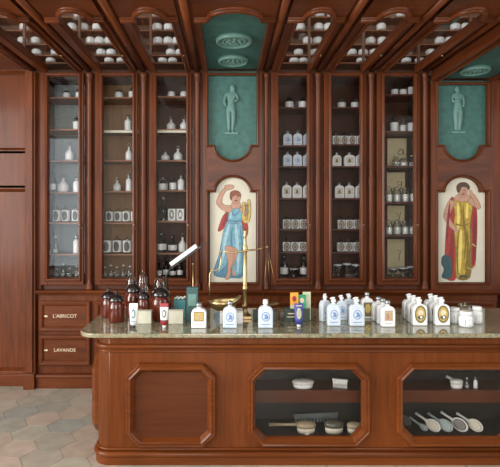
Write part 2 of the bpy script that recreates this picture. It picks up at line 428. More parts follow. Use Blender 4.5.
def text_mesh(txt, size, mat, name, parent, loc):
    cu = bpy.data.curves.new(name, 'FONT'); cu.body = txt; cu.size = size; cu.extrude = .0006; cu.align_x = 'CENTER'; cu.align_y = 'CENTER'; cu.space_character = 1.02
    t = bpy.data.objects.new('tmp', cu); COL.objects.link(t)
    bpy.context.view_layer.update()
    me = bpy.data.meshes.new_from_object(t.evaluated_get(bpy.context.evaluated_depsgraph_get())); bpy.data.objects.remove(t)
    me.materials.clear(); me.materials.append(mat); me.name = name
    o = bpy.data.objects.new(name, me); COL.objects.link(o); o.parent = parent; o.location = loc; o.rotation_euler = (math.pi/2, 0, 0)
    return o
GILT = plain('gilt_letter', (.72, .60, .42), .4)
UNITS = [(37.2, 92.9, 'base drawer unit under the far-left cabinet, two gilt-lettered drawers'), (93, 146, 'base drawer unit under the second cabinet, mostly behind the counter end'),
         (146.1, 199, 'base drawer unit under the third cabinet from left, behind the counter'), (199.1, 266, 'base drawer unit under the lyre painting, behind the counter'),
         (266.1, 319, 'base drawer unit under the fourth cabinet from left, behind the counter'), (319.1, 372, 'base drawer unit under the fifth cabinet from left, behind the counter'),
         (372.1, 425, 'base drawer unit under the sixth cabinet from left, behind the counter'), (425.1, 498, 'base drawer unit under the yellow-dress painting, behind the counter')]
for i, (a, b_, lab) in enumerate(UNITS):
    x0, x1 = XW(a), XW(b_); cx = (x0+x1)/2; w = (x1-x0)/2
    root = thing('drawer_unit', lab, 'drawers', (cx, DW, .139), 'drawer units under the wall cabinets')
    MB().box(-w, w, .015, .40, 0, ZL-.052-.139, W_V).build('body', root)
    for q, (t, bt) in enumerate(((301, 331), (335, 365))):
        z1, z0 = ZW(t)-.139, ZW(bt)-.139
        if q == 0: z1 = min(z1, ZL-.062-.139)
        m = MB(); dw = w-.022
        m.box(-dw+.03, dw-.03, -.006, .0145, z0+.03, z1-.03, W_H)
        m.sweep(rect(-dw, dw, z0, z1), [(0, -.014), (0, .020), (.012, .026), (.03, .024), (.045, .012), (.052, -.004)], W_H, MAP_WALL(0))
        dr = m.build('drawer', root, bevel=.002)
        if i == 0:
            text_mesh(["L'ABRICOT", 'LAVANDE'][q], .047, GILT, 'lettering', dr, (0, -.0072, (z0+z1)/2))
            for sgn in (-1, 1):
                m = MB(); m.flat([(sgn*.20, (z0+z1)/2+.004), (sgn*.172, (z0+z1)/2+.010), (sgn*.165, (z0+z1)/2), (sgn*.172, (z0+z1)/2-.010), (sgn*.20, (z0+z1)/2-.004)], .0076, GILT if sgn < 0 else BLACK, MAP_WALL(0))
                m.build('ornament', dr)

# ================================================================= painted niche panels
def arc(cx, cz, rx, rz, a0, a1, n=20): return [(cx+rx*math.cos(math.radians(a0+(a1-a0)*i/n)), cz+rz*math.sin(math.radians(a0+(a1-a0)*i/n))) for i in range(n+1)]
def skin_fig(name, joints, edges, mat, parent, loc, scale):
    me = bpy.data.meshes.new(name); me.from_pydata([j[:3] for j in joints], edges, [])
    o = bpy.data.objects.new(name, me); COL.objects.link(o); me.materials.append(mat)
    sk = o.modifiers.new('Skin', 'SKIN'); sk.use_smooth_shade = True
    for i, j in enumerate(joints):
        d = me.skin_vertices[0].data[i]; d.radius = (j[3], j[3]*.9); d.use_root = (i == 0)
    sub = o.modifiers.new('Sub', 'SUBSURF'); sub.levels = 2; sub.render_levels = 2
    o.parent = parent; o.location = loc; o.scale = scale
    return o
# standing figure: pelvis, waist, chest, neck, head, legs, arms (unit height 1)
FIG_A = [(0, 0, .52, .085), (.005, 0, .62, .07), (.01, 0, .74, .085), (.015, 0, .83, .035), (.03, -.02, .90, .066),
         (-.05, 0, .46, .07), (-.045, -.03, .27, .05), (-.04, 0, .05, .03), (-.05, -.05, .015, .025),
         (.045, 0, .46, .07), (.05, -.04, .27, .05), (.03, .02, .05, .03), (.045, -.04, .015, .025),
         (-.095, 0, .78, .042), (-.14, -.02, .63, .034), (-.10, -.08, .52, .026),
         (.105, 0, .78, .042), (.15, -.03, .66, .034), (.07, -.10, .62, .028), (.03, -.02, .985, .045)]
EDG = [(0, 1), (1, 2), (2, 3), (3, 4), (0, 5), (5, 6), (6, 7), (7, 8), (0, 9), (9, 10), (10, 11), (11, 12), (2, 13), (13, 14), (14, 15), (2, 16), (16, 17), (17, 18), (4, 19)]
FIG_B = [(0, 0, .52, .10), (.005, 0, .63, .075), (0, 0, .75, .088), (0, 0, .83, .036), (-.02, -.02, .90, .066),
         (-.04, 0, .44, .085), (-.035, -.02, .25, .07), (-.03, 0, .06, .05), (-.03, -.04, .015, .035),
         (.045, 0, .44, .085), (.04, -.02, .25, .07), (.03, 0, .06, .05), (.03, -.04, .015, .035),
         (-.10, 0, .78, .045), (-.12, -.03, .64, .036), (.02, -.10, .66, .028),
         (.10, 0, .78, .045), (.13, -.02, .64, .036), (.10, -.06, .52, .028), (-.02, -.02, .985, .045)]
def niche(pl, pr, fl, fr, ztop, label, fig, figpx, figtop, figbot):
    """pl..pr opening px, fl..fr outer px"""
    cx = XW((pl+pr)/2); T = lambda px: XW(px)-cx; zz = lambda py: ZW(py)-ZL
    root = thing('niche_panel', label, 'wall panel', (cx, DW, ZL), 'green niche panels')
    x0, x1 = T(pl), T(pr); o0, o1 = T(fl), T(fr); H = ztop-ZL; r = (x1-x0)*.36
    mp = MAP_WALL(0)
    mb = MB()
    mb.box(o0, x0, 0, .05, 0, H, W_V); mb.box(x1, o1, 0, .05, 0, H, W_V)
    mb.box(x0, x1, 0, .05, 0, zz(283), W_H)
    top = [(x0, zz(145))] + arc(0, zz(145), r, zz(145)-zz(160), 180, 360) + [(x1, zz(145))]
    bot = [(x1, zz(192))] + arc(0, zz(192), r, zz(177)-zz(192), 0, 180) + [(x0, zz(192))]
    mb.prism(top[::-1] + [], 0, 0, W_H, mp) if False else None
    # middle rail as a strip between the two scalloped edges
    N = 40; us = [x0+(x1-x0)*i/N for i in range(N+1)] ; us = sorted(set(us+[-r, r]))
    def zt(u): return zz(145) - (0 if abs(u) >= r else (zz(145)-zz(160))*math.sqrt(max(0, 1-(u/r)**2)))
    def zb(u): return zz(192) + (0 if abs(u) >= r else (zz(177)-zz(192))*math.sqrt(max(0, 1-(u/r)**2)))
    vs = []; fs = []
    for u in us: vs += [(u, 0, zb(u)), (u, 0, zt(u)), (u, .05, zb(u)), (u, .05, zt(u))]
    for i in range(len(us)-1):
        a = 4*i; c = a+4
        fs += [(a, c, c+1, a+1), (a+1, c+1, c+3, a+3), (a, a+2, c+2, c)]
    mb.add(vs, fs, W_H)
    mb.build('frame', root)
    prof = [(-.022, 0), (-.020, .010), (-.010, .016), (.0, .010), (.004, -.012)]
    mb = MB(); up = [(x0, zz(145))] + [(u, z) for u, z in arc(0, zz(145), r, zz(145)-zz(160), 180, 360)] + [(x1, zz(145)), (x1, H-.03), (x0, H-.03)]
    mb.sweep(up, prof, W_V, mp); mb.build('niche_moulding', root)
    mb = MB(); lo = [(x0, zz(283)), (x1, zz(283)), (x1, zz(192))] + arc(0, zz(192), r, zz(177)-zz(192), 0, 180) + [(x0, zz(192))]
    mb.sweep(lo, prof, W_V, mp); mb.build('picture_moulding', root)
    MB().box(o0+.005, o1-.005, .052, .075, zz(176), H+.02, GREEN).build('green_plaster', root)
    MB().box(o0+.005, o1-.005, .052, .075, 0, zz(176)-.001, W_IN).build('backboard', root)
    h = (figbot-figtop)/103.4
    skin_fig('relief_figure', fig, EDG, GREENL, root, (T(figpx), .048, zz(figbot)), (h*1.0, h*.75, h))
    MB().box(T(figpx)-.06, T(figpx)+.07, .03, .052, zz(figbot)-.018, zz(figbot)+.002, GREENL).build('relief_plinth', root)
    return root
niche(208, 257, 203, 262, ZS, 'mahogany niche panel of green plaster with relief figure above the lyre painting', FIG_A, 231, 82, 132)
niche(438, 488, 431, 494, ZS-.09, 'mahogany niche panel of dark green plaster above the yellow-dress painting at right', FIG_B, 460, 84, 131)

def smooth_poly(pts, n=4):
    out = []; N = len(pts)
    for i in range(N):
        p0, p1, p2, p3 = [Vector(pts[(i+k) % N]) for k in (-1, 0, 1, 2)]
        for j in range(n):
            t = j/n
            out.append(tuple(.5*((2*p1)+(-p0+p2)*t+(2*p0-5*p1+4*p2-p3)*t*t+(-p0+3*p1-3*p2+p3)*t**3)))
    return out
def painting(pl, pr, label, ox, oy, k, shapes):
    cx = XW((pl+pr)/2); d = DW+.048; zz = lambda py: ZW(py)
    x0, x1 = XW(pl)-cx+.003, XW(pr)-cx-.003; r = (x1-x0)*.365
    base = zz(283)+.003
    root = thing('painting', label, 'painting', (cx, d, base), 'arched muse paintings')
    poly = [(x0, 0), (x1, 0), (x1, zz(192)-base-.003)] + arc(0, zz(192)-base-.003, r, zz(177)-zz(192), 0, 180) + [(x0, zz(192)-base-.003)]
    mb = MB(); mb.prism(poly, 0, .006, PCREAM, MAP_WALL(0)); mb.build('panel', root)
    fb = MB(); h = .0064
    for mat, pts in shapes:
        if mat in (SKIN, PBLUE, PRED, PGOLD, GOLD, PHAIR, PHAIRD, PTEAL) and len(pts) >= 5:
            V = [Vector(p) for p in (smooth_poly(pts) if len(pts) < 20 else pts)]; nn = len(V)
            ar = sum(V[i].x*V[(i+1) % nn].y-V[(i+1) % nn].x*V[i].y for i in range(nn)); sg = -1 if ar > 0 else 1; Q = []
            for i in range(nn):
                t = (V[(i+1) % nn]-V[i-1]); t = t.normalized() if t.length > 1e-6 else Vector((1, 0))
                Q.append((V[i].x-t.y*sg*1.3, V[i].y+t.x*sg*1.3))
            Q = [(X(ox+k*a, d)-cx, Z(oy+k*b, d)-base) for a, b in Q]
            fb.flat([(min(max(a, x0+.001), x1-.001), max(b, .001)) for a, b in Q], h-.00005, POUT, MAP_WALL(0))
        q = [(X(ox+k*a, d)-cx, Z(oy+k*b, d)-base) for a, b in (smooth_poly(pts) if len(pts) < 20 else pts)]
        q = [(min(max(a, x0+.001), x1-.001), max(b, .001)) for a, b in q]
        fb.flat(q, h, mat, MAP_WALL(0)); h += .00012
    fb.build('figure', root)
    return root
def limb(pts, w):
    L = []; R = []
    for i, p in enumerate(pts):
        a = Vector(pts[max(i-1, 0)]); b = Vector(pts[min(i+1, len(pts)-1)]); t = (b-a).normalized(); n = Vector((-t.y, t.x)); ww = w[i] if isinstance(w, list) else w
        L.append((p[0]+n.x*ww, p[1]+n.y*ww)); R.append((p[0]-n.x*ww, p[1]-n.y*ww))
    return L+R[::-1]
S1 = [
 (PRED, [(140, 148), (112, 175), (98, 205), (90, 238), (112, 226), (120, 210), (142, 205)]), (PREDD, [(128, 170), (112, 196), (105, 222), (116, 210), (132, 192)]),
 (PRED, [(176, 178), (200, 200), (206, 232), (198, 262), (186, 232), (176, 212)]),
 (PBLUED, [(128, 200), (178, 200), (190, 260), (198, 330), (186, 412), (150, 420), (84, 414), (72, 392), (92, 330), (104, 270)]),
 (PBLUE, [(130, 195), (176, 195), (186, 250), (192, 320), (178, 400), (150, 405), (140, 340), (112, 380), (84, 400), (80, 380), (100, 310), (108, 250)]),
 (PBLUEL, limb([(132, 215), (118, 270), (112, 320), (96, 380)], [4, 6, 5, 3])), (PBLUEL, limb([(158, 215), (164, 280), (168, 340), (166, 392)], [4, 6, 5, 3])),
 (PBLUED, limb([(145, 225), (140, 270), (146, 320)], [2, 4, 2])), (PBLUED, limb([(176, 230), (184, 300), (182, 370)], [2, 4, 2])), (PBLUED, limb([(100, 330), (88, 370), (86, 400)], [2, 4, 2])),
 (SKIN, [(118, 296), (150, 300), (166, 318), (156, 352), (140, 384), (136, 412), (128, 424), (118, 420), (126, 396), (128, 360), (122, 326)]), (SKIND, limb([(150, 310), (152, 345), (136, 385)], [2, 4, 2])),
 (SKIN, [(146, 384), (156, 396), (158, 408), (146, 408)]),
 (PBLUE, [(134, 140), (178, 138), (184, 170), (176, 204), (132, 204), (130, 170)]), (PBLUED, limb([(140, 160), (152, 176), (170, 162)], [2, 4, 2])), (PBLUED, limb([(132, 196), (154, 200), (176, 196)], 3)), (PBLUEL, limb([(140, 150), (138, 185)], 3)),
 (SKIN, limb([(140, 152), (112, 146), (92, 128)], [12, 10, 8])), (SKIN, limb([(92, 132), (100, 100), (118, 74), (128, 68)], [9, 8, 6, 6])),
 (SKIN, [(116, 62), (132, 58), (148, 60), (150, 70), (136, 76), (122, 78)]),
 (SKIN, [(148, 124), (170, 124), (178, 142), (158, 150), (140, 144)]), (SKIN, ell(158, 106, 18, 24, 24)), (SKIND, ell(163, 112, 8, 14, 20)),
 (PHAIRD, limb([(148, 101), (154, 100)], 1.3)), (PHAIRD, limb([(162, 101), (168, 102)], 1.3)), (SKIND, limb([(158, 102), (157, 112), (160, 113)], .9)), (PRED, limb([(153, 119), (158, 120), (163, 119)], 1.2)),
 (PHAIR, [(136, 108), (138, 88), (152, 80), (170, 84), (178, 98), (174, 104), (160, 96), (146, 102), (142, 116)]),
 (SKIN, limb([(178, 150), (196, 166), (204, 186)], [8, 6, 5])),
 (GOLD, [(184, 130), (192, 126), (194, 150), (190, 176), (206, 176), (208, 150), (204, 120), (212, 116), (216, 150), (214, 184), (206, 204), (190, 204), (182, 184), (186, 156)]),
 (PGOLDD, limb([(190, 140), (210, 136)], 2)), (PGOLDD, limb([(198, 132), (198, 190)], 1.5)), (PGOLDD, limb([(204, 132), (203, 190)], 1.2)),
]
painting(209.5, 256.5, 'arched painting of a muse in a blue dress raising her arm beside a lyre', 195, 170, .2574, S1)
S2 = [
 (PRED, [(96, 116), (76, 128), (74, 160), (66, 230), (60, 330), (58, 432), (108, 432), (108, 240)]), (PREDD, limb([(92, 250), (86, 330), (84, 420)], [5, 10, 8])),
 (PRED, [(162, 122), (186, 150), (190, 230), (186, 330), (182, 380), (168, 395), (152, 380), (156, 240)]), (PREDD, limb([(176, 180), (178, 280), (174, 370)], [3, 6, 3])),
 (PTEAL, [(50, 352), (70, 346), (84, 370), (86, 436), (48, 436), (56, 404), (46, 380)]),
 (PGOLDD, [(100, 230), (164, 230), (166, 330), (162, 436), (104, 436), (102, 330)]),
 (PGOLD, [(96, 118), (128, 126), (168, 118), (170, 160), (162, 214), (160, 300), (146, 400), (136, 430), (106, 430), (104, 320), (96, 230), (100, 180)]),
 (PGOLDL, limb([(112, 140), (114, 190), (112, 240)], [3, 6, 3])), (PGOLDL, limb([(124, 250), (122, 330), (118, 410)], [4, 7, 4])), (PGOLDL, limb([(150, 140), (148, 190)], [3, 5])),
 (PGOLDD, limb([(134, 150), (136, 210), (144, 280), (138, 360)], [2, 4, 4, 2])), (PGOLDD, limb([(104, 220), (132, 226), (162, 216)], 3)), (PGOLDD, limb([(152, 250), (152, 330), (142, 400)], [2, 4, 2])),
 (SKIN, limb([(90, 130), (70, 165), (64, 190)], [13, 11, 9])), (SKIN, limb([(62, 184), (80, 218), (106, 246)], [10, 9, 6])), (SKIN, [(100, 238), (112, 244), (110, 256), (98, 250)]),
 (SKIN, [(118, 96), (146, 96), (166, 118), (130, 130), (98, 118)]),
 (SKIN, limb([(160, 122), (186, 142), (196, 152)], [11, 10, 8])), (SKIN, limb([(196, 154), (182, 120), (166, 98)], [9, 8, 6])), (SKIN, [(156, 84), (168, 82), (174, 100), (160, 104)]),
 (SKIN, ell(132, 84, 19, 25, 24)), (SKIND, ell(137, 90, 8, 15, 20)), (PHAIRD, limb([(121, 82), (127, 81)], 1.3)), (PHAIRD, limb([(136, 81), (142, 82)], 1.3)), (SKIND, limb([(131, 83), (130, 92), (133, 93)], .9)), (PRED, limb([(127, 98), (132, 99), (137, 98)], 1.2)),
 (SKIND, limb([(96, 140), (78, 172), (72, 190)], [2, 3, 2])), (PREDD, limb([(78, 140), (72, 200), (66, 280)], [2, 5, 3])), (PREDD, limb([(184, 170), (184, 260), (180, 350)], [1, 3, 2])), (GOLD, limb([(150, 395), (164, 402), (180, 388)], 2)), (GOLD, limb([(170, 300), (182, 310)], 2)), (PGOLDD, limb([(120, 130), (128, 180), (124, 216)], [1, 2, 1])), (PGOLDD, limb([(114, 250), (108, 330), (112, 420)], [1, 3, 2])), (PGOLDD, limb([(146, 240), (150, 300)], [1, 2])),
 (PHAIRD, [(108, 84), (108, 64), (122, 52), (144, 52), (158, 66), (156, 80), (144, 70), (126, 70), (116, 92)]),
 (DARKP, limb([(118, 434), (132, 430), (146, 434)], 4)),
]
painting(438.5, 487.5, 'arched painting of a muse in a yellow dress and red cloak at right', 430, 170, .2459, S2)

# ================================================================= overhead glazed frames
YS = 3.42; YT = 3.25; YE = 3.02
OH = BAYS + [('G1', 208, 257, 203, 262, 0, 0), ('G2', 438, 488, 431, 494, 0, 0)]
OHL = {'B0': 'overhead glazed canopy bay above the far-left cabinet', 'B1': 'overhead glazed canopy bay with arched end above second cabinet from left', 'B2': 'overhead glazed canopy bay with arched end above third cabinet from left',
       'B3': 'overhead glazed canopy bay with arched end above fourth cabinet from left', 'B4': 'overhead glazed canopy bay with arched end above fifth cabinet from left', 'B5': 'overhead glazed canopy bay above sixth cabinet from left, holding cream cards',
       'G1': 'overhead arched canopy bay around the green ceiling panel with two medallions', 'G2': 'overhead canopy bay around the dark green ceiling panel at far right'}
for b, ol, orr, dl, dr, _, _ in OH:
    cx = XW((ol+orr)/2); T = lambda px: XW(px)-cx
    zoff = -.09 if b == 'G2' else 0
    root = thing('canopy_bay', OHL[b], 'canopy', (cx, DW, ZS+zoff), 'overhead canopy bays')
    x0, x1 = T(ol), T(orr); o0, o1 = T(dl), T(dr)
    yA, yT, yE = YS-DW, YT-DW, YE+.002-DW
    hb = .06 + (-zoff)
    for a, c, sgn in ((o0, x0, 1), (x1, o1, -1)):
        m = MB(); m.box(a, c, yA+.0, -.002, .001, hb, W_Y)
        e = x0 if sgn > 0 else x1
        m.box(min(e, e-sgn*.018), max(e, e-sgn*.018), yA, -.024, -.016, .001, W_Y)
        m.build('side_beam', root, bevel=.004)
    sh = .045 if b[0] == 'G' else .028
    N = 24; us = sorted(set([o0, o1, x0+sh, x1-sh] + [x0+sh+(x1-x0-2*sh)*i/N for i in range(N+1)])); c0 = 0; rx = (x1-x0-2*sh)/2
    def yc(u): return yA if abs(u) >= rx-1e-6 else yA-(yA-yT)*math.sqrt(max(0, 1-(u/rx)**2))
    vs = []; fs = []
    for u in us: vs += [(u, yE, .001), (u, yc(u), .001), (u, yE, hb), (u, yc(u), hb)]
    for i in range(len(us)-1):
        a = 4*i; c = a+4; fs += [(a, c, c+1, a+1), (a+1, c+1, c+3, a+3), (a+2, a+3, c+3, c+2)]
    m = MB(); m.add(vs, fs, W_H)
    path = [(o0, yA, 0), (x0+sh, yA, 0)] + [(u, yc(u), 0) for u in us if abs(u) < rx-1e-6] + [(x1-sh, yA, 0), (o1, yA, 0)]
    m.build('arch_head', root)
    m = MB()
    for rr_, off, zz_ in ((.020, -.012, -.008), (.013, .012, .004), (.012, -.034, .0)):
        m.tube([(p[0]*(1+ (0 if i in (0, len(path)-1) else -off*1.2/rx*0)), p[1]+off, zz_) for i, p in enumerate(path)], rr_, W_H, 8)
    m.build('arch_moulding', root)
    if b[0] == 'G':
        MB().box(o0+.02, o1-.02, yT-.03, -.03, .022, .040, GREEN).build('overhead_plaster', root)
        for mx, my, rr in {'G1': [(234, 3.86, .148), (233, 4.37, .138)], 'G2': [(475, 4.36, .13)]}[b]:
            m = MB(); c = (X(mx, my)-cx, my-DW, .022)
            pr_ = [(0, -.012), (rr*.72, -.012), (rr*.78, -.014), (rr*.82, -.03), (rr*.9, -.036), (rr*.97, -.026), (rr, 0)]
            m.lathe(pr_, GREENL, c, seg=40)
            for k_ in range(16):
                a = k_*math.pi/8; m.ball((c[0]+rr*.6*math.cos(a), c[1]+rr*.6*math.sin(a), c[2]-.014), rr*.10, rr*.10, .014, GREENL, 8, 6)
            for k_ in range(7):
                a = k_*2*math.pi/7+.3; m.ball((c[0]+rr*.33*math.cos(a), c[1]+rr*.33*math.sin(a), c[2]-.014), rr*.15, rr*.12, .018, GREENL, 8, 6)
            m.ball((c[0], c[1], c[2]-.014), rr*.17, rr*.2, .022, GREENL, 10, 6)
            m.build('medallion', root)
    if b[0] == 'B':
        MB().box(x0-.015, x1+.015, yT-.02, -.004, hb+.001, hb+.005, PANE_O).build('pane', root)
        MB().lathe([(0, -.03), (.009, -.026), (.011, -.018), (.006, -.01), (.005, 0)], BRASSD, ((x1+o1)/2, -.55, 0.001), seg=10).build('knob', root)
# beams between the overhead frames
k = 4
for px0, px1, _ in PIL + [(26, 40, '')]:
    mb = MB(); x0, x1 = XW(px0)+.001, XW(px1)-.001; c = (x0+x1)/2
    mb.box(x0, x1, YE+.002, DW-.002, ZS+.026, ZS+.10, W_Y)
    mb.tube([(c, YE+.002, ZS+.018), (c, DW-.004, ZS+.018)], min(.028, (x1-x0)*.3), W_Y, 12)
    tag(mb.build('trim_%d' % k), kind='structure'); k += 1
tag(MB().box(-5, XW(26), YE+.002, DW-.002, ZS+.02, ZS+.08, W_Y).build('trim_%d' % k), kind='structure'); k += 1
tag(MB().box(XW(494)+.001, 4, YE+.002, 5.15, ZS-.06, ZS+.08, W_Y).build('trim_%d' % k), kind='structure'); k += 1
tag(MB().box(XW(494)+.001, 4, DW+.01, DW+.06, ZL, ZS-.07, W_V).build('trim_%d' % k), kind='structure')

# overhead shelving seen through the glass
DU = 4.95
ROWY = [64, 56.5, 45.5, 31.8, 18.5]
ROWZ = [Z(p, DU) for p in ROWY]
root = thing('overhead_shelving', 'dark overhead shelving of small white jars seen through the ceiling glass', 'shelving', (0, DU, ZS+.08))
z0 = ZS+.08
MB().box(-3.3, 3.4, .16, .19, 0, .80, W_INM).build('back_panel', root)
for z in ROWZ: MB().box(-3.3, 3.4, -.05, .159, z-z0-.010, z-z0, W_SH).build('shelf', root)
for px in (25, 80, 151, 205, 262, 309, 363, 418, 470): MB().box(X(px, 4.85)-.012, X(px, 4.85)+.012, -.125, -.101, 0, .80, W_INM).build('upright', root)

# ================================================================= prototypes for goods
PROTO = {}
def proto(kind, maker, name, w, h, d=None):
    PROTO[kind] = [maker, name, w, h, None]
def put(kind, label, cat, loc, w=None, h=None, group=None, rz=0):
    P = PROTO[kind]
    if P[4] is None:
        r = thing(P[1], label, cat); P[0](r); P[4] = r; o = r
    else: o = copy_tree(P[4])
    o.location = loc; o.rotation_euler = (0, 0, rz)
    o.scale = ((w or P[2])/P[2], (w or P[2])/P[2], (h or P[3])/P[3])
    for k_ in ('group',):
        if k_ in o: del o[k_]
    tag(o, label, cat, group)
    return o
def house(w, h, r, n=8):
    pts = [(-w/2, 0), (w/2, 0), (w/2, h-r)]
    pts += [(w/2-r+r*math.cos(math.radians(a)), h-r+r*math.sin(math.radians(a))) for a in range(10, 91, 80//n)]
    pts += [(-(w/2-r)+r*math.cos(math.radians(a)), h-r+r*math.sin(math.radians(a))) for a in range(90, 181, 80//n)]
    return pts
def mk_flat_bottle(design, cap):
    W, H = .09, .165
    def f(root):
        bh = H*.76; dp = .05; bmat = BLUEW if design == 'blue' else WHITE
        m = MB(); m.prism(house(W, bh, W*.36), -dp/2, dp/2, bmat, MAP_WALL(0), smooth=False)
        m.lathe([(.016, bh-.004), (.014, bh+.006), (.013, bh+.012)], bmat, seg=16); m.build('body', root, bevel=.007, seg=3)
        m = MB(); y = dp/2; mp = MAP_WALL(0)
        if design == 'blue':
            m.sweep(house(W*.86, bh*.90, W*.30), [(0, y+.0004), (.003, y+.0008)], BLUEP, lambda u, v, h: (u, -h, v+bh*.04))
            m.flat(ell(0, bh*.53, W*.29, W*.31), y+.0006, BLUE, mp); m.flat(ell(0, bh*.53, W*.23, W*.245), y+.0009, BLUEW, mp)
            m.flat([(-.016, bh*.41), (.013, bh*.41), (.018, bh*.52), (.005, bh*.66), (-.012, bh*.62), (-.004, bh*.52)], y+.0012, BLUE, mp)
            m.flat(rect(-W*.30, W*.30, bh*.16, bh*.20), y+.0008, BLUE, mp); m.flat(rect(-W*.22, W*.22, bh*.09, bh*.115), y+.0008, BLUEP, mp); m.flat(rect(-W*.18, W*.18, bh*.82, bh*.85), y+.0008, BLUEP, mp)
        elif design == 'gold':
            m.flat(ell(0, bh*.54, W*.40, bh*.41), y+.0006, OLIVE, mp); m.flat(ell(0, bh*.54, W*.315, bh*.33), y+.0009, GOLD, mp)
            m.flat(ell(0, bh*.60, W*.2, bh*.14), y+.0011, GILT, mp)
            m.flat([(-.022, bh*.40), (-.008, bh*.30), (.014, bh*.32), (.022, bh*.42), (.008, bh*.50), (-.008, bh*.46)], y+.0012, DARKP, mp); m.flat(ell(.004, bh*.40, .008, .008, 12), y+.0014, WHITEP, mp)
        elif design == 'goldsquare':
            m.flat(rect(-W*.33, W*.33, bh*.36, bh*.84), y+.0006, OLIVE, mp); m.flat(rect(-W*.29, W*.29, bh*.40, bh*.80), y+.0009, GOLD, mp)
            m.flat([(-.012, bh*.44), (.014, bh*.44), (.010, bh*.6), (.002, bh*.72), (-.010, bh*.62)], y+.0012, SEPIA, mp); m.flat(rect(-W*.26, W*.26, bh*.18, bh*.21), y+.0008, SEPIA, mp)
        elif design == 'rose':
            m.flat(rect(-W*.30, W*.30, bh*.30, bh*.80), y+.0006, SEPIA, mp)
            m.flat([(-.016, bh*.36), (.004, bh*.36), (.002, bh*.6), (-.010, bh*.72)], y+.0009, ROSE, mp); m.flat([(.006, bh*.38), (.018, bh*.38), (.018, bh*.66), (.010, bh*.70)], y+.0009, GOLD, mp)
            m.flat(rect(-W*.24, W*.24, bh*.16, bh*.19), y+.0008, SEPIA, mp)
        elif design == 'sepia':
            m.flat(rect(-W*.32, W*.32, bh*.30, bh*.78), y+.0006, SEPIA, mp); m.flat(rect(-W*.27, W*.27, bh*.34, bh*.74), y+.0009, CREAMB, mp)
            m.flat([(-.015, bh*.36), (.010, bh*.36), (.006, bh*.62), (-.004, bh*.70), (-.012, bh*.58)], y+.0012, OLIVE, mp)
            m.flat(rect(-W*.24, W*.24, bh*.15, bh*.19), y+.0008, SEPIA, mp)
        elif design == 'darkgold':
            m.flat(rect(-W*.36, W*.36, bh*.1, bh*.8), y+.0006, OLIVE, mp); m.flat(ell(0, bh*.5, W*.24, bh*.22), y+.0009, GOLD, mp)
        m.build('label', root)
        m = MB()
        if cap == 'dark':
            m.lathe([(.017, bh+.012), (.018, bh+.014), (.018, bh+.030), (.014, H-.006), (.0, H)], SILVER, seg=16)
        elif cap == 'white':
            m.lathe([(.016, bh+.012), (.017, bh+.014), (.015, H-.004), (.0, H)], WHITE, seg=16)
        else:
            m.lathe([(.017, bh+.012), (.018, bh+.014), (.017, bh+.026), (.007, bh+.028), (.006, H-.010), (.011, H-.008), (.011, H-.001), (.004, H)], WHITE, seg=14)
            m.tube([(0, 0, H-.005), (-.014, -.006, H-.005), (-.026, -.012, H-.009)], [.005, .005, .0035], WHITE, 8)
        m.build('pump' if cap == 'pump' else 'cap', root)
    return f
def mk_oval_flask(root):                                     # small white squarish flask with round gold label and dark stopper
    W, H = .08, .12; bh = H*.70
    m = MB(); m.box(-W/2, W/2, -.025, .025, 0, bh, WHITE); m.build('body', root, bevel=.006)
    m = MB(); mp = MAP_WALL(0)
    m.flat(ell(0, bh*.5, W*.40, bh*.45), .0256, DARKP, mp); m.flat(ell(0, bh*.5, W*.29, bh*.34), .0259, SEPIA, mp); m.flat(ell(0, bh*.5, W*.16, bh*.2), .0262, OLIVE, mp)
    m.build('label', root)
    MB().lathe([(.012, bh+.001), (.010, bh+.012), (.016, bh+.02), (.014, H-.004), (0, H)], BLACKG, seg=14).build('stopper', root)
def mk_label_jar(root):                                      # glass jar with white band and dark lid
    W, H = .09, .13; r = W/2
    MB().lathe([(r*.95, 0), (r, .006), (r, H*.60), (r*.72, H*.70), (r*.62, H*.74)], CLEAR, seg=18).build('body', root)
    MB().lathe([(r*1.01, H*.06), (r*1.015, H*.07), (r*1.015, H*.56), (r*1.01, H*.57)], WHITE, seg=18, caps=False).build('label', root)
    MB().lathe([(r*.62, H*.745), (r*.7, H*.77), (r*.7, H*.83), (r*.25, H*.87), (r*.3, H*.93), (0, H)], CLEARD, seg=16).build('lid', root)
def mk_white_jar(root):                                      # squat white jar
    W, H = .10, .085; r = W/2
    MB().lathe([(r*.8, 0), (r*.95, .008), (r, H*.35), (r*.9, H*.6), (r*.6, H*.72)], WHITE, seg=18).build('body', root)
    MB().lathe([(r*.6, H*.725), (r*.66, H*.76), (r*.62, H*.85), (r*.2, H*.9), (0, H)], CLEARD, seg=16).build('lid', root)
def mk_small_jar(root):                                      # little white pot with dark lid and grip
    W, H = .10, .085; r = W/2
    MB().lathe([(r*.7, 0), (r*.95, .008), (r, H*.4), (r*.97, H*.62), (r*.8, H*.74)], WHITE, seg=16).build('body', root)
    MB().lathe([(r*.78, H*.745), (r*.85, H*.77), (r*.5, H*.87), (r*.2, H*.9), (r*.22, H*.96), (0, H)], SILVER, seg=14).build('lid', root)
def mk_stopper_bottle(root):                                 # round white bottle with tall neck
    W, H = .085, .16; r = W/2
    MB().lathe([(r*.75, 0), (r, .012), (r, H*.40), (r*.55, H*.56), (r*.28, H*.62), (r*.26, H*.78)], WHITE, seg=18).build('body', root)
    MB().lathe([(r*.27, H*.785), (r*.42, H*.81), (r*.34, H*.86), (r*.36, H*.94), (0, H)], CLEAR, seg=14).build('stopper', root)
def mk_tall_bottle(root):                                    # white cylindrical bottle
    W, H = .075, .17; r = W/2
    MB().lathe([(r*.95, 0), (r, .006), (r, H*.60), (r*.5, H*.70), (r*.36, H*.74)], WHITE, seg=18).build('body', root)
    MB().lathe([(r*.40, H*.745), (r*.46, H*.76), (r*.42, H*.97), (0, H)], SILVER, seg=14).build('cap', root)
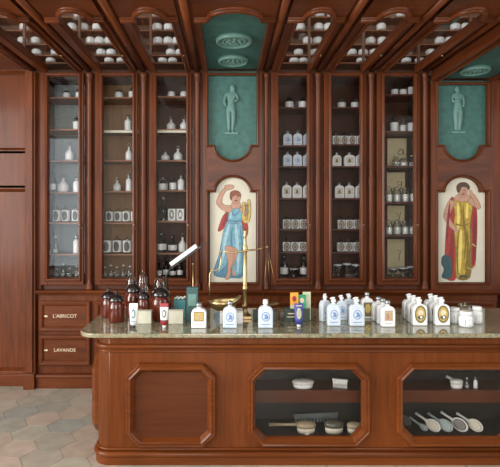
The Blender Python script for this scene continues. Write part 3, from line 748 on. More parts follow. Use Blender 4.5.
def mk_tumbler(root):                                        # glass tumbler with pale label and dark oval
    W, H = .085, .14; r = W/2; bh = H*.72
    MB().lathe([(r*.96, 0), (r, .004), (r, bh), (r*.95, bh+.003)], CLEAR, seg=20).build('body', root)
    m = MB(); m.lathe([(r*1.006, bh*.10), (r*1.012, bh*.11), (r*1.012, bh*.97), (r*1.006, bh*.98)], WHITEP, seg=20, caps=False)
    vs = []; K = 12
    for i in range(K+1):
        t = -1+2*i/K; a = .62*t; hh = bh*.38*math.sqrt(max(0, 1-t*t))+.0004
        vs += [(r*1.03*math.sin(a), -r*1.03*math.cos(a), bh*.54-hh), (r*1.03*math.sin(a), -r*1.03*math.cos(a), bh*.54+hh)]
    m.add(vs, [(2*i, 2*i+2, 2*i+3, 2*i+1) for i in range(K)], DARKP)
    m.build('label', root)
    MB().lathe([(r*.7, bh+.004), (r*.5, bh+.012), (r*.2, bh+.016), (r*.26, H-.01), (0, H)], CLEAR, seg=14).build('stopper', root)
def mk_glass_jar(root):                                      # clear jar, pale filling
    W, H = .09, .14; r = W/2
    MB().lathe([(r*.95, 0), (r, .005), (r, H*.68), (r*.8, H*.76), (r*.8, H*.80)], CLEAR, seg=18).build('body', root)
    MB().lathe([(r*.9, .004), (r*.92, .006), (r*.92, H*.46), (r*.9, H*.48)], WHITEP, seg=16).build('filling', root)
    MB().lathe([(r*.82, H*.805), (r*.95, H*.82), (r*.95, H*.88), (r*.3, H*.91), (r*.3, H*.95), (0, H)], CLEAR, seg=16).build('lid', root)
def mk_goblet(root):                                         # small clear bottle
    W, H = .06, .12; r = W/2
    MB().lathe([(r, 0), (r, H*.5), (r*.4, H*.68), (r*.36, H*.85)], CLEAR, seg=16).build('body', root)
    MB().lathe([(r*.85, .003), (r*.85, H*.22)], WHITEP, seg=14).build('filling', root)
    MB().lathe([(r*.38, H*.855), (r*.55, H*.9), (0, H)], WHITE, seg=12).build('stopper', root)
def mk_dark_bottle(root):
    W, H = .075, .15; r = W/2
    MB().lathe([(r*.95, 0), (r, .006), (r, H*.55), (r*.4, H*.70), (r*.34, H*.82)], CLEARD, seg=16).build('body', root)
    MB().lathe([(r*.99, H*.12), (r*1.02, H*.13), (r*1.02, H*.42), (r*.99, H*.43)], WHITEP, seg=16, caps=False).build('label', root)
    MB().lathe([(r*.36, H*.825), (r*.55, H*.86), (r*.4, H*.95), (0, H)], BLACKG, seg=12).build('stopper', root)
def mk_label_box(root):
    W, H = .085, .115
    MB().box(-W/2, W/2, -.03, .03, 0, H, WHITEP).build('carton', root, bevel=.002)
    m = MB(); m.flat(ell(0, H*.52, W*.30, H*.38), .0306, DARKP, MAP_WALL(0)); m.flat(ell(0, H*.52, W*.18, H*.24), .0309, SILVER, MAP_WALL(0)); m.build('label', root)
def mk_decanter(root):
    W, H = .10, .24; r = W/2
    MB().lathe([(r*.6, 0), (r*.7, .006), (r*.3, H*.10), (r*.85, H*.2), (r, H*.34), (r*.8, H*.5), (r*.3, H*.62), (r*.24, H*.8), (r*.36, H*.82)], CLEARD, seg=18).build('body', root)
    MB().lathe([(r*.2, H*.825), (r*.4, H*.88), (r*.3, H*.95), (0, H)], CLEAR, seg=12).build('stopper', root)
def mk_bowl(root):
    W, H = .11, .09; r = W/2
    MB().lathe([(r*.45, 0), (r*.5, .006), (r*.15, H*.2), (r*.5, H*.4), (r*.9, H*.62), (r, H), (r*.94, H), (r*.8, H*.66), (0, H*.46)], CLEAR, seg=18).build('body', root)
    MB().lathe([(r*.97, H*.9), (r*1.03, H*.92), (r*1.03, H*1.0), (r*.97, H*1.0)], WHITE, seg=18, caps=False).build('rim', root)
for kd, mkf, nm, w, h in (('blue', mk_flat_bottle('blue', 'dark'), 'flat_bottle', .09, .165), ('sepia', mk_flat_bottle('sepia', 'dark'), 'flat_bottle', .09, .165), ('oval', mk_oval_flask, 'square_flask', .08, .12),
        ('bluepump', mk_flat_bottle('blue', 'pump'), 'pump_bottle', .09, .165), ('bluewhite', mk_flat_bottle('blue', 'white'), 'flat_bottle', .09, .165), ('goldpump', mk_flat_bottle('gold', 'pump'), 'pump_bottle', .09, .165),
        ('goldsquare', mk_flat_bottle('goldsquare', 'dark'), 'flat_bottle', .09, .165), ('rose', mk_flat_bottle('rose', 'dark'), 'flat_bottle', .09, .165), ('darkgold', mk_flat_bottle('darkgold', 'dark'), 'flat_bottle', .09, .165),
        ('labeljar', mk_label_jar, 'glass_jar', .09, .13), ('whitejar', mk_white_jar, 'squat_jar', .10, .085), ('stopper', mk_stopper_bottle, 'stoppered_bottle', .085, .16), ('tall', mk_tall_bottle, 'tall_bottle', .075, .17),
        ('tumbler', mk_tumbler, 'labelled_glass', .085, .14), ('clearjar', mk_glass_jar, 'clear_jar', .09, .14), ('phial', mk_goblet, 'glass_phial', .06, .12), ('darkbottle', mk_dark_bottle, 'dark_bottle', .075, .15),
        ('box', mk_label_box, 'carton', .085, .115), ('decanter', mk_decanter, 'decanter', .10, .24), ('bowl', mk_bowl, 'glass_bowl', .11, .09)):
    proto(kd, mkf, nm, w, h)
DESC = {'blue': ('blue-printed white bottle', 'bottle'), 'sepia': ('sepia-labelled white bottle', 'bottle'), 'oval': ('white flask with gold disc', 'flask'), 'labeljar': ('white-banded glass jar', 'jar'), 'whitejar': ('squat white jar', 'jar'),
        'stopper': ('round white stoppered bottle', 'bottle'), 'tall': ('tall white bottle', 'bottle'), 'tumbler': ('glass with dark oval label', 'glass'), 'clearjar': ('clear glass lidded jar', 'jar'), 'phial': ('small clear phial', 'bottle'),
        'darkbottle': ('dark white-labelled bottle', 'bottle'), 'box': ('white carton with dark oval', 'box'), 'decanter': ('tall smoky decanter', 'decanter'), 'bowl': ('white-rimmed glass bowl', 'bowl')}
ROWN = ['top shelf', 'second shelf down', 'third shelf down', 'fourth shelf down', 'fifth shelf down', 'sixth shelf down']
ORD = {1: [''], 2: ['left one', 'right one'], 3: ['leftmost', 'middle one', 'rightmost']}
def ordn(i, n):
    if n in ORD: return ORD[n][i]
    return ['leftmost', 'second from left', 'third from left', 'fourth from left', 'fifth from left', 'sixth from left', 'seventh from left'][i] if i < n-1 else 'rightmost'
# (bay, row, [(kind, px, width px, height px)...])
GOODS = [
 ('B0', 0, [('whitejar', 67, 8, 9), ('labeljar', 79.5, 7, 11)]), ('B0', 1, [('labeljar', 76.5, 7, 15)]), ('B0', 2, [('stopper', 70, 9, 18), ]), ('B0', 3, [('darkbottle', 53, 6, 20), ('stopper', 63.5, 11, 18), ('tall', 77, 7, 16)]),
 ('B0', 4, [('tumbler', 57, 8, 17), ('tumbler', 66, 8, 17), ('tumbler', 76, 8, 17)]), ('B0', 5, [('phial', 56, 6, 18), ('tall', 76.5, 6, 19)]), ('B0', 6, [('phial', 57, 5, 8), ('phial', 63, 5, 13), ('phial', 70, 5, 9), ('phial', 77, 5, 11)]),
 ('B1', 0, [('whitejar', 119, 9, 10), ('labeljar', 132, 7, 13)]), ('B1', 1, [('tall', 128, 7, 17), ]), ('B1', 2, [('stopper', 129, 7, 18), ]), ('B1', 3, [('stopper', 117, 8, 14), ('tall', 129, 6, 18)]),
 ('B1', 4, [('tumbler', 109.5, 7.5, 15), ('tumbler', 118, 7.5, 15), ('tumbler', 126.5, 7.5, 15), ('tumbler', 135, 7.5, 15)]), ('B1', 5, [('tumbler', 107, 9, 18), ('tumbler', 117, 9, 18), ('tumbler', 127.5, 9, 18)]),
 ('B1', 6, [('phial', 105, 5, 10), ('phial', 111, 5, 12), ('phial', 117, 6, 10), ('phial', 123.5, 5, 12), ('phial', 130, 5, 11)]),
 ('B2', 0, [('whitejar', 171.5, 8, 9), ('whitejar', 184, 8, 9)]), ('B2', 1, [('stopper', 171, 9, 14), ('stopper', 184, 8, 14)]), ('B2', 2, [('stopper', 165.5, 8.5, 11), ('stopper', 178, 9, 15)]),
 ('B2', 3, [('clearjar', 163, 11, 14), ('labeljar', 173, 7, 13), ('tall', 181, 7, 16)]), ('B2', 4, [('decanter', 163.5, 8, 25), ('box', 172, 7.5, 12), ('box', 180.5, 7.5, 12)]), ('B2', 5, [('darkbottle', 162, 9, 20), ('darkbottle', 172.5, 9, 17), ('stopper', 182.5, 8, 19)]),
 ('B2', 6, [('darkbottle', 159, 6, 14), ('darkbottle', 166, 6, 16), ('darkbottle', 173, 6, 13), ('darkbottle', 180, 6, 15)]),
 ('B3', 0, [('labeljar', 289.5, 8.5, 12), ('labeljar', 302.5, 8.5, 12)]), ('B3', 1, [('blue', 287.5, 9, 16), ('blue', 297.5, 9, 16), ('blue', 307.5, 9, 16)]), ('B3', 2, [('blue', 287.5, 9, 16), ('blue', 297.3, 9, 16), ('blue', 307.2, 9, 16)]),
 ('B3', 3, [('sepia', 286.5, 9.5, 17), ('sepia', 297, 9.5, 17), ('sepia', 307.5, 9.5, 17)]), ('B3', 4, [('oval', 286.5, 7.6, 13), ('oval', 295, 7.6, 13), ('oval', 303.2, 7.6, 13)]), ('B3', 5, [('oval', 286.5, 7.6, 13), ('oval', 294.7, 7.6, 13), ('oval', 302.6, 7.6, 13)]),
 ('B3', 6, [('darkbottle', 284, 8, 22), ('bowl', 294, 9, 8), ('darkbottle', 304, 8, 21)]),
 ('B4', 0, [('labeljar', 342, 8, 11), ('labeljar', 355, 8, 11)]), ('B4', 1, [('oval', 336, 7.5, 13), ('oval', 344, 7.5, 13), ('oval', 352, 7.5, 13), ('oval', 360, 7.5, 13)]), ('B4', 2, [('sepia', 336.5, 9, 15), ('sepia', 349, 11, 15), ('sepia', 359.5, 9, 15)]),
 ('B4', 3, [('sepia', 339, 9.5, 16.5), ('sepia', 349.3, 9.5, 16.5), ('sepia', 359.6, 9.5, 16.5)]), ('B4', 4, [('oval', 341, 7.4, 12.5), ('oval', 349, 7.4, 12.5), ('oval', 357, 7.4, 12.5)]), ('B4', 5, [('oval', 340.5, 7.4, 12.5), ('oval', 348.5, 7.4, 12.5), ('oval', 356.8, 7.4, 12.5)]),
 ('B4', 6, [('bowl', 338, 8, 12), ('bowl', 347, 8, 13), ('bowl', 356, 8, 12)]),
 ('B5', 0, [('labeljar', 394.5, 7, 11), ('labeljar', 403, 7, 11), ('labeljar', 411, 6.5, 15)]), ('B5', 1, [('labeljar', 394.5, 8, 17), ('clearjar', 403.1, 7.5, 15), ('labeljar', 411, 7, 16)]), ('B5', 2, [('phial', 396, 7, 12), ('clearjar', 403.5, 8, 9), ('phial', 411.2, 5.5, 12)]),
 ('B5', 3, [('clearjar', 389, 7, 16), ('clearjar', 397, 8, 16), ('clearjar', 405.2, 7.2, 16), ('clearjar', 412.4, 5.8, 17)]), ('B5', 4, [('clearjar', 389, 7, 15), ('clearjar', 397, 8, 15), ('clearjar', 405.2, 7.2, 15), ('clearjar', 412.4, 5.8, 16)]),
 ('B5', 5, [('bowl', 393, 9, 8), ('bowl', 403, 11, 9), ('bowl', 411, 7, 10)]),
]
DJ = 4.895
for b, r_, items in GOODS:
    z = SHZ[b][r_]; nrow = len(SHZ[b])
    rn = 'cabinet floor' if r_ == nrow-1 else ROWN[r_]
    cnt = {}
    for it in items: cnt[it[0]] = cnt.get(it[0], 0)+1
    seen = {}
    for kd, px, w, h in items:
        i = seen.get(kd, 0); seen[kd] = i+1
        d, cat = DESC[kd]; od = ordn(i, cnt[kd])
        lab = d + (', '+od if od else '') + ', ' + rn + ', ' + CABS[b]
        grp = (PROTO[kd][1].replace('_', ' ')+'s on the '+rn+', '+CABS[b]) if cnt[kd] > 1 else None
        put(kd, lab, cat, (X(px, DJ), DJ+random.uniform(-.01, .01), z+.0008), w*DJ/F, h*DJ/F, grp)
# cream cards at the back of the sixth cabinet
GL = [[(-.03, .10), (.0, .125), (.03, .10), (.02, .06), (-.02, .055), (-.03, .08), (.0, .10), (.03, .12), (.04, .05)], [(.02, .13), (-.02, .14), (-.02, .10), (.02, .10), (.03, .15), (.02, .06), (-.02, .03)],
      [(-.03, .15), (-.01, .10), (.02, .16), (.0, .07), (-.02, .03)], [(-.02, .15), (.02, .15), (.0, .09), (.0, .04)]]
CN = ['third shelf down', 'fourth shelf down', 'fifth shelf down', 'cabinet floor']
for i, (r_, px, w, h) in enumerate(((2, 397, 19, 30), (3, 396, 18, 30), (4, 396, 17, 28), (5, 396, 17, 35))):
    z = SHZ['B5'][r_]; d = 5.07
    o = thing('card', 'upright cream card with dark handwriting behind jars, %s, sixth cabinet from left' % CN[i], 'card', (X(px, d), d, z+.0008), 'cream cards in the sixth cabinet')
    W = w*d/F; H = h*d/F
    MB().box(-W/2, W/2, 0, .004, 0, H, CREAM).build('sheet', o)
    MB().tube([(u*.9+W*.18, -.0015, v*.9+H*.30) for u, v in GL[i]], .0035, DARKP, 6).build('handwriting', o)

# small jars on the overhead shelving
UP = [  # px, y centre
 (26, 28), (37, 42), (24, 43), (38, 54), (57, 54), (52, 61), (84.6, 27.5), (98, 27.5), (80, 15), (91.5, 41), (100.5, 41), (110, 41), (102, 53), (112, 53), (110, 61), (122, 61), (73, 28),
 (157.7, 27.5), (169, 28), (158.5, 41), (168.5, 41), (177.5, 41), (171, 53), (180.5, 53), (163, 61), (173, 61), (156, 15),
 (318, 27), (327.5, 27), (300, 27), (307, 41), (317, 41), (314, 53), (298, 53), (293.5, 61), (303, 61), (319, 14), (331, 14),
 (380, 27), (381, 41), (372.5, 53), (360, 61), (362, 53), (351, 53), (369.5, 41), (400, 14), (463.5, 27), (453.5, 27), (447.5, 41), (438, 41), (429, 53), (418, 61), (405, 61)]
rows = {}
for px, y in UP:
    k_ = min(range(5), key=lambda q: abs(ROWY[q]-3.5-y)); rows.setdefault(k_, []).append(px)
RN = ['lowest', 'second-lowest', 'middle', 'fourth', 'topmost']
AB = [(0, 62, 'far-left cabinet'), (62, 125, 'second cabinet from left'), (125, 200, 'third cabinet from left'), (200, 335, 'fourth cabinet from left'), (335, 402, 'fifth cabinet from left'), (402, 500, 'sixth cabinet from left')]
proto('upjar', mk_small_jar, 'small_jar', .10, .085)
for k_, pxs in rows.items():
    for lo, hi, ab in AB:
        grp = sorted(p for p in pxs if lo <= p < hi)
        for i, px in enumerate(grp):
            od = ordn(i, len(grp)) if len(grp) > 1 else 'lone'
            lab = 'small white jar, %s, %s overhead shelf, above %s' % (od, RN[k_], ab)
            hgt = {0: .058, 1: .072}.get(k_, .085)
            put('upjar', lab, 'jar', (X(px, DU), DU-.035, ROWZ[k_]+.0008), .098, hgt, 'small white jars overhead')

# ================================================================= shop counter
CF = 3.27; CXL = -.89; CXR = 2.7; CBK = 3.98; ST = .897; SB = .866
cnt = thing('shop_counter', 'long mahogany shop counter with octagonal panels, glazed front and granite top', 'counter', (0, CF, 0))
O1 = (X(126, 3.25), X(216, 3.25), Z(447, 3.25), Z(364, 3.25), .085)
O2 = (X(248, 3.25), X(370, 3.25), Z(446, 3.25), Z(364, 3.25), .092)
O3 = (X(397, 3.25), X(397, 3.25)+(O2[1]-O2[0]), O2[2], O2[3], .092)
mb = MB(); t = .03; RC = .10
def cell(x0, x1, oc, hole):
    a0, a1, z0, z1, c = oc
    if not hole: mb.box(x0, x1, 0, t, .0, SB, W_C); return
    mb.box(x0, a0, 0, t, 0, SB, W_C); mb.box(a1, x1, 0, t, 0, SB, W_C); mb.box(a0, a1, 0, t, 0, z0, W_C); mb.box(a0, a1, 0, t, z1, SB, W_C)
    for (p, q, r) in (((a0, z0), (a0+c, z0), (a0, z0+c)), ((a1, z0), (a1, z0+c), (a1-c, z0)), ((a1, z1), (a1-c, z1), (a1, z1-c)), ((a0, z1), (a0, z1-c), (a0+c, z1))):
        mb.prism([p, q, r], -t, 0, W_C, MAP_WALL(0))
ins = lambda o, m: (o[0]+m, o[1]-m, o[2]+m, o[3]-m, o[4])
m1 = (O1[1]+O2[0])/2; m2 = (O2[1]+O3[0])/2
cell(CXL+RC, m1, O1, False); cell(m1, m2, ins(O2, .04), True); cell(m2, CXR, ins(O3, .04), True)
# rounded corner, left end and back
arcp = [(CXL+RC-RC*math.sin(math.radians(a)), RC-RC*math.cos(math.radians(a))) for a in range(0, 91, 9)]
n = len(arcp); vs = [(x, y, 0) for x, y in arcp] + [(x, y, SB) for x, y in arcp]
mb.add(vs, [(i, i+1, n+i+1, n+i) for i in range(n-1)], W_C, True)
D = CBK-CF
mb.box(CXL, CXL+.02, RC, D, 0, SB, W_C); mb.box(CXL+.02, CXR, D-.02, D, 0, SB, W_C)
mb.build('body', cnt)
mb = MB(); mb.box(m1-.02, m1, t, D-.02, 0, SB, RED_IN); mb.box(m1, CXR, t, D-.02, .12, .15, RED_IN); mb.box(m1, CXR, .36, .375, .151, SB, RED_IN); mb.box(m2-.01, m2+.01, t, .36, .151, SB-.001, RED_IN)
mb.build('interior', cnt)
for xa, xb in ((m1, m2-.011), (m2+.011, CXR)):
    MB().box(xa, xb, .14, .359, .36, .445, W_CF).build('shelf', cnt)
path = lambda off, z: [(CXR, -off, z)] + [(CXL+RC-(RC+off)*math.sin(math.radians(a)), RC-(RC+off)*math.cos(math.radians(a)), z) for a in range(0, 91, 9)] + [(CXL-off, D, z)]
mb = MB(); mb.tube(path(.004, Z(347, 3.25)), .017, W_CH, 10); mb.tube(path(.0, Z(352, 3.25)), .009, W_CH, 8); mb.build('frieze_moulding', cnt)
mb = MB(); mb.tube(path(.010, Z(455, 3.25)), .020, W_CH, 12); mb.tube(path(.004, Z(450, 3.25)), .010, W_CH, 8)
p0 = path(.016, 0); n = len(p0); vs = [p for p in p0] + [(p[0], p[1], Z(457, 3.25)) for p in p0]
mb.add(vs, [(i, i+1, n+i+1, n+i) for i in range(n-1)], W_CH); mb.build('base_moulding', cnt)
OPROF = [(-.004, 0), (-.002, .026), (.008, .040), (.020, .038), (.030, .046), (.040, .036), (.050, .018), (.060, .002)]
mb = MB(); mb.sweep(octa(*O1), OPROF, W_CH, MAP_WALL(0)); mb.build('octagon_panel', cnt)
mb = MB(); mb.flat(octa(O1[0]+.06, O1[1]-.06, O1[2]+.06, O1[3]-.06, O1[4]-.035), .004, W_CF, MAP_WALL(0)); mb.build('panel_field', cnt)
WPROF = [(-.004, 0), (-.002, .026), (.008, .040), (.018, .036), (.030, .040), (.042, .014), (.050, -.006), (.050, -.03)]
for oc in (O2, O3):
    mb = MB(); mb.sweep(octa(*oc), WPROF, W_CH, MAP_WALL(0)); w = mb.build('display_window', cnt)
    mb = MB(); q = octa(oc[0]+.045, oc[1]-.045, oc[2]+.045, oc[3]-.045, oc[4]-.02); mb.prism(q, -.022, -.018, PANE_C, MAP_WALL(0)); mb.build('pane', w)
mb = MB(); mb.sweep(octa(.14, D-.08, O1[2], O1[3], .085)[::-1], [(-a, h) for a, h in OPROF], W_CH, lambda u, v, h: (CXL-h*1.45, u, v)); mb.build('end_panel', cnt)
# granite slab
rr = .13; xa = -1.0; ya = 3.20-CF; yb = 4.06-CF
poly = [(CXR, ya)] + [(CXR, yb)] + [(xa+.05-.05*math.sin(math.radians(a)), yb-.05+.05*math.cos(math.radians(a))) for a in range(0, 91, 15)] + [(xa+rr-rr*math.cos(math.radians(a)), ya+rr-rr*math.sin(math.radians(a))) for a in range(0, 91, 9)]
mb = MB(); mb.prism(poly, SB+.001, ST, GRANITE, lambda u, v, h: (u, v, h)); s = mb.build('top', cnt, bevel=.008, seg=3); s['label'] = 'polished mottled olive granite top'

# ================================================================= things on the counter
DZ = CH-ST
def dep(y): return DZ*F/(y-CY)
def at(px, y): d = dep(y); return (X(px, d), d, ST+.0008)
def size(px, y): return px*dep(y)/F
def cbottle(kd, px, w, top, base, label, cat='bottle', group=None, rz=0):
    return put(kd, label, cat, at(px, base), size(w, base), size(base-top, base), group, rz)
cbottle('goldsquare', 199, 15, 302, 327.5, 'white bottle with gold square label, in front of tall teal box')
cbottle('bluewhite' if False else 'blue', 230, 14, 300, 327.5, 'blue-printed white bottle with dark cap, below the brass scale scoop')
cbottle('bluewhite', 265.5, 14.5, 299, 327.5, 'blue-printed white bottle with white cap, below the hanging scale pan')
G = 'blue-printed pump bottles on the counter'
cbottle('bluepump', 325, 11, 293.6, 321, 'blue-printed pump bottle, leftmost of five, behind the front-left one', 'bottle', G, .5)
cbottle('bluepump', 341.5, 11, 295, 320, 'blue-printed pump bottle behind, between the two front blue ones', 'bottle', G)
cbottle('bluepump', 349, 11, 293.6, 316.5, 'blue-printed pump bottle, rear of the blue group, tallest nozzle', 'bottle', G)
cbottle('bluepump', 333.5, 13, 297, 325.5, 'blue-printed pump bottle, front left of the blue group', 'bottle', G)
cbottle('bluepump', 356.5, 14.5, 297, 325.5, 'blue-printed pump bottle, front right of the blue group', 'bottle', G)
cbottle('darkgold', 367, 12, 291.5, 318, 'white bottle with dark gold label standing behind, between blue and rose groups')
G = 'rose-labelled bottles with dark caps'
cbottle('rose', 378.5, 12.5, 296, 320.5, 'rose-labelled white bottle, rear of three in a line', 'bottle', G)
cbottle('rose', 383, 13, 297.7, 323.4, 'rose-labelled white bottle, middle of three in a line', 'bottle', G)
cbottle('rose', 387.5, 13.5, 299.4, 326.3, 'rose-labelled white bottle, front of three in a line', 'bottle', G)
G = 'gold-labelled pump bottles'
for side, xs in (('left', (409.5, 414, 419)), ('right', (431, 436, 441.5))):
    for i, (px, tp, bs, wh) in enumerate(zip(xs, (293.6, 295.2, 297), (318.5, 321.6, 325), ('rear', 'middle', 'front'))):
        cbottle('goldpump', px, 13+i*.6, tp, bs, 'gold-oval pump bottle, %s of the %s file of three' % (wh, side), 'bottle', G)
# white jars at the right end
def mk_pot(root):
    W, H = .085, .095; r = W/2
    MB().lathe([(r*.85, 0), (r, .008), (r*1.02, H*.55), (r*.9, H*.70), (r*.7, H*.75)], WHITE, seg=22).build('body', root)
    m = MB(); m.add([(r*1.03*math.sin(a), -r*1.03*math.cos(a), z) for a, z in ((-.55, H*.15), (0, H*.15), (.55, H*.15), (.55, H*.52), (0, H*.52), (-.55, H*.52))], [(0, 1, 4, 5), (1, 2, 3, 4)], SILVER)
    m.add([(r*1.045*math.sin(a), -r*1.045*math.cos(a), z) for a, z in ((-.48, H*.18), (0, H*.18), (.48, H*.18), (.48, H*.49), (0, H*.49), (-.48, H*.49))], [(0, 1, 4, 5), (1, 2, 3, 4)], WHITEP); m.build('label', root)
    MB().lathe([(r*.72, H*.755), (r*.86, H*.77), (r*.9, H*.82), (r*.86, H*.97), (r*.8, H)], WHITE, seg=22).build('lid', root)
proto('pot', mk_pot, 'lidded_pot', .085, .095)
G = 'lidded jars at the right end of the counter'
cbottle('pot', 466, 13.5, 311, 326.5, 'white lidded pot with square label, frontmost at right end of counter', 'jar', G)
cbottle('clearjar', 465.5, 14, 302.5, 319.5, 'clear lidded jar directly behind the front white pot', 'jar', G)
cbottle('pot', 455, 10, 307.5, 323, 'white lidded pot left of the frontmost one, beside gold pump bottles', 'jar', G)
cbottle('pot', 477, 10, 306.5, 323, 'white lidded pot at far right, beside the frontmost one', 'jar', G)
cbottle('clearjar', 447.6, 7.6, 305, 317, 'clear lidded jar behind the right file of gold pump bottles', 'jar', G)

# apothecary jars
def mk_apoth(root):
    W, H = .13, .27; r = W/2
    MB().lathe([(r*.92, 0), (r, .008), (r, H*.52), (r*.94, H*.585), (r*.80, H*.62), (r*.80, H*.64)], AMBER, seg=26).build('body', root)
    MB().lathe([(r*.86, H*.645), (r*1.02, H*.66), (r*1.02, H*.69), (r*.92, H*.76), (r*.6, H*.84), (r*.22, H*.87), (r*.16, H*.89), (r*.28, H*.93), (r*.26, H*.97), (0, H)], BLACKG, seg=26).build('lid', root)
proto('apoth', mk_apoth, 'apothecary_jar', .13, .27)
G = 'brown apothecary jars'
cbottle('apoth', 108.5, 14, 287.7, 316.5, 'brown apothecary jar with black lid, leftmost and rearmost on the counter', 'jar', G)
cbottle('apoth', 116.3, 15.5, 290, 321.5, 'brown apothecary jar with black lid, front left near counter end', 'jar', G)
cbottle('apoth', 133.5, 16, 279, 316, 'large brown apothecary jar behind the white teal-printed tube', 'jar', G)
cbottle('apoth', 143.6, 12.4, 287.4, 319.5, 'smaller brown apothecary jar right behind the left cream box', 'jar', G)
cbottle('apoth', 160.6, 18.8, 283, 319.5, 'widest brown apothecary jar, behind the red-topped tube', 'jar', G)
def mk_cloche(root):
    W, H = .11, .24; r = W/2
    MB().lathe([(r*.7, 0), (r*.75, .01), (r*.2, H*.06), (r*.2, H*.3), (r*.75, H*.36), (r*.8, H*.38)], CLEAR, seg=20).build('foot', root)
    MB().lathe([(r*.95, H*.385), (r, H*.40), (r, H*.72), (r*.8, H*.86), (r*.35, H*.92), (r*.14, H*.93), (r*.24, H*.965), (0, H)], CLEAR, seg=22, caps=False).build('dome', root)
proto('cloche', mk_cloche, 'glass_cloche', .11, .24)
G = 'clear glass domes behind the brown jars'
cbottle('cloche', 131.5, 10.5, 272, 311, 'clear glass dome standing behind the large brown jar, left of two', 'dome', G)
cbottle('cloche', 142.5, 11, 269.5, 311.5, 'clear glass dome behind the brown jars, tallest', 'dome', G)
cbottle('cloche', 160.5, 13, 273, 313.5, 'clear glass dome behind the widest brown jar, near the black lamp', 'dome', G)

# boxes
def carton(px0, px1, top, base, mat, name, label, group=None, depth=.05, extra=None):
    d = dep(base); o = thing(name, label, 'box', (X((px0+px1)/2, d), d+depth/2, ST+.0008), group); w = (px1-px0)*d/F/2; h = (base-top)*d/F
    MB().box(-w, w, -depth/2, depth/2, 0, h, mat).build('carton', o, bevel=.002)
    if extra: extra(o, w, h, depth)
    return o
def lid_line(o, w, h, dp):
    m = MB(); m.box(-w-.001, w+.001, -dp/2-.001, dp/2+.001, h+.0005, h+.010, CREAMB); m.build('lid', o, bevel=.002)
carton(134, 151, 312.5, 324, CREAMB, 'gift_box', 'low cream box behind the white teal-printed tube', 'cream boxes', extra=lid_line)
carton(168.5, 183, 312, 324, CREAMB, 'gift_box', 'low cream box right of the red-topped tube', 'cream boxes', extra=lid_line)
carton(220, 243, 313, 324, WHITEP, 'gift_box', 'low white box behind the dark-capped blue-printed bottle', depth=.03, extra=lid_line)
def dark_lid(o, w, h, dp): MB().box(-w-.001, w+.001, -dp/2-.001, dp/2+.001, h+.0005, h+.008, DKGREEN).build('lid', o, bevel=.002)
carton(253, 276.5, 312, 321.5, DKGREEN, 'gift_box', 'low dark box behind the white-capped blue-printed bottle', extra=dark_lid)
def teal_lab(o, w, h, dp):
    m = MB(); m.flat(rect(-w*.7, w*.7, h*.45, h*.8), dp/2+.0006, GREENL, MAP_WALL(0)); m.build('label', o)
carton(186.5, 198, 287.5, 321, TEALB, 'tall_box', 'tall dark teal box behind the gold-labelled bottle', extra=teal_lab)
tb = carton(173.5, 185.5, 300, 318, TEALP, 'flower_box', 'small teal box topped with white blossoms, beside the tall teal box')
d = dep(318)
m = MB()
for i in range(9): m.ball((-.035+.009*i, -.01*(i % 2), (318-300)*d/F+.007+.006*(i % 3)), .010, .010, .008, WHITEP, 8, 6)
m.build('blossom', tb)

# tubes standing on their caps
def mk_tube(cols, capmat, emblem):
    W, H = .055, .155
    def f(root):
        N = 20; m = MB(); lev = [(.018, 1.0, .022), (.05, .9, .024), (.09, .6, .026), (.13, .25, .0275), (.150, .05, .0275), (.155, .04, .0275)]
        rings = [[(rx*math.cos(2*math.pi*i/N), .022*ry*math.sin(2*math.pi*i/N), z) for i in range(N)] for z, ry, rx in lev]
        for q in range(len(rings)-1):
            z = lev[q+1][0]; mat = cols[0] if z < .06 else (cols[1] if z < .135 else cols[2])
            m.add(rings[q]+rings[q+1], [(i, (i+1) % N, N+(i+1) % N, N+i) for i in range(N)], mat, True)
        m.add(rings[-1], [list(range(N))], cols[2]); m.add(rings[0], [list(range(N))], cols[0]); m.build('body', root)
        MB().lathe([(.011, 0), (.012, .002), (.012, .017)], capmat, seg=14).build('cap', root)
        m = MB(); 
        for sh, mt, off in emblem:
            m.add([(u, -(.022*max(.05, 1.05-(v/.155)*1.02))*1.0-.0012-off, v) for u, v in sh], [list(range(len(sh)))], mt)
        m.build('label', root)
    return f
proto('tube1', mk_tube((WHITEP, WHITEP, WHITEP), BLACK, [(ell(0, .09, .012, .030, 18), TEALP, .004), (ell(0, .09, .006, .018, 14), WHITEP, .006), (rect(-.012, .012, .040, .045), TEALP, .003)]), 'cream_tube', .055, .155)
proto('tube2', mk_tube((REDP, WHITEP, REDP), WHITE, [(ell(0, .09, .013, .024, 18), DARKP, .004), (ell(0, .09, .008, .016, 14), WHITEP, .006), (rect(-.016, .016, .125, .131), WHITEP, .003), (rect(-.016, .016, .045, .050), DARKP, .003)]), 'cream_tube', .055, .155)
proto('tube3', mk_tube((NAVY, NAVY, NAVY), WHITE, [(ell(0, .09, .014, .036, 18), PALEG, .004), (ell(0, .092, .007, .026, 14), SEPIA, .006), (rect(-.018, .018, .138, .143), GILT, .004)]), 'cream_tube', .055, .155)
cbottle('tube1', 133.7, 8.5, 303.4, 327.5, 'white tube with teal emblem standing on its black cap', 'tube')
cbottle('tube2', 164.2, 8.5, 303.2, 327.5, 'red and white tube standing in front of the widest brown jar', 'tube')
cbottle('tube3', 298.7, 9, 303.5, 326.5, 'navy blue tube with pale oval standing on its white cap', 'tube')
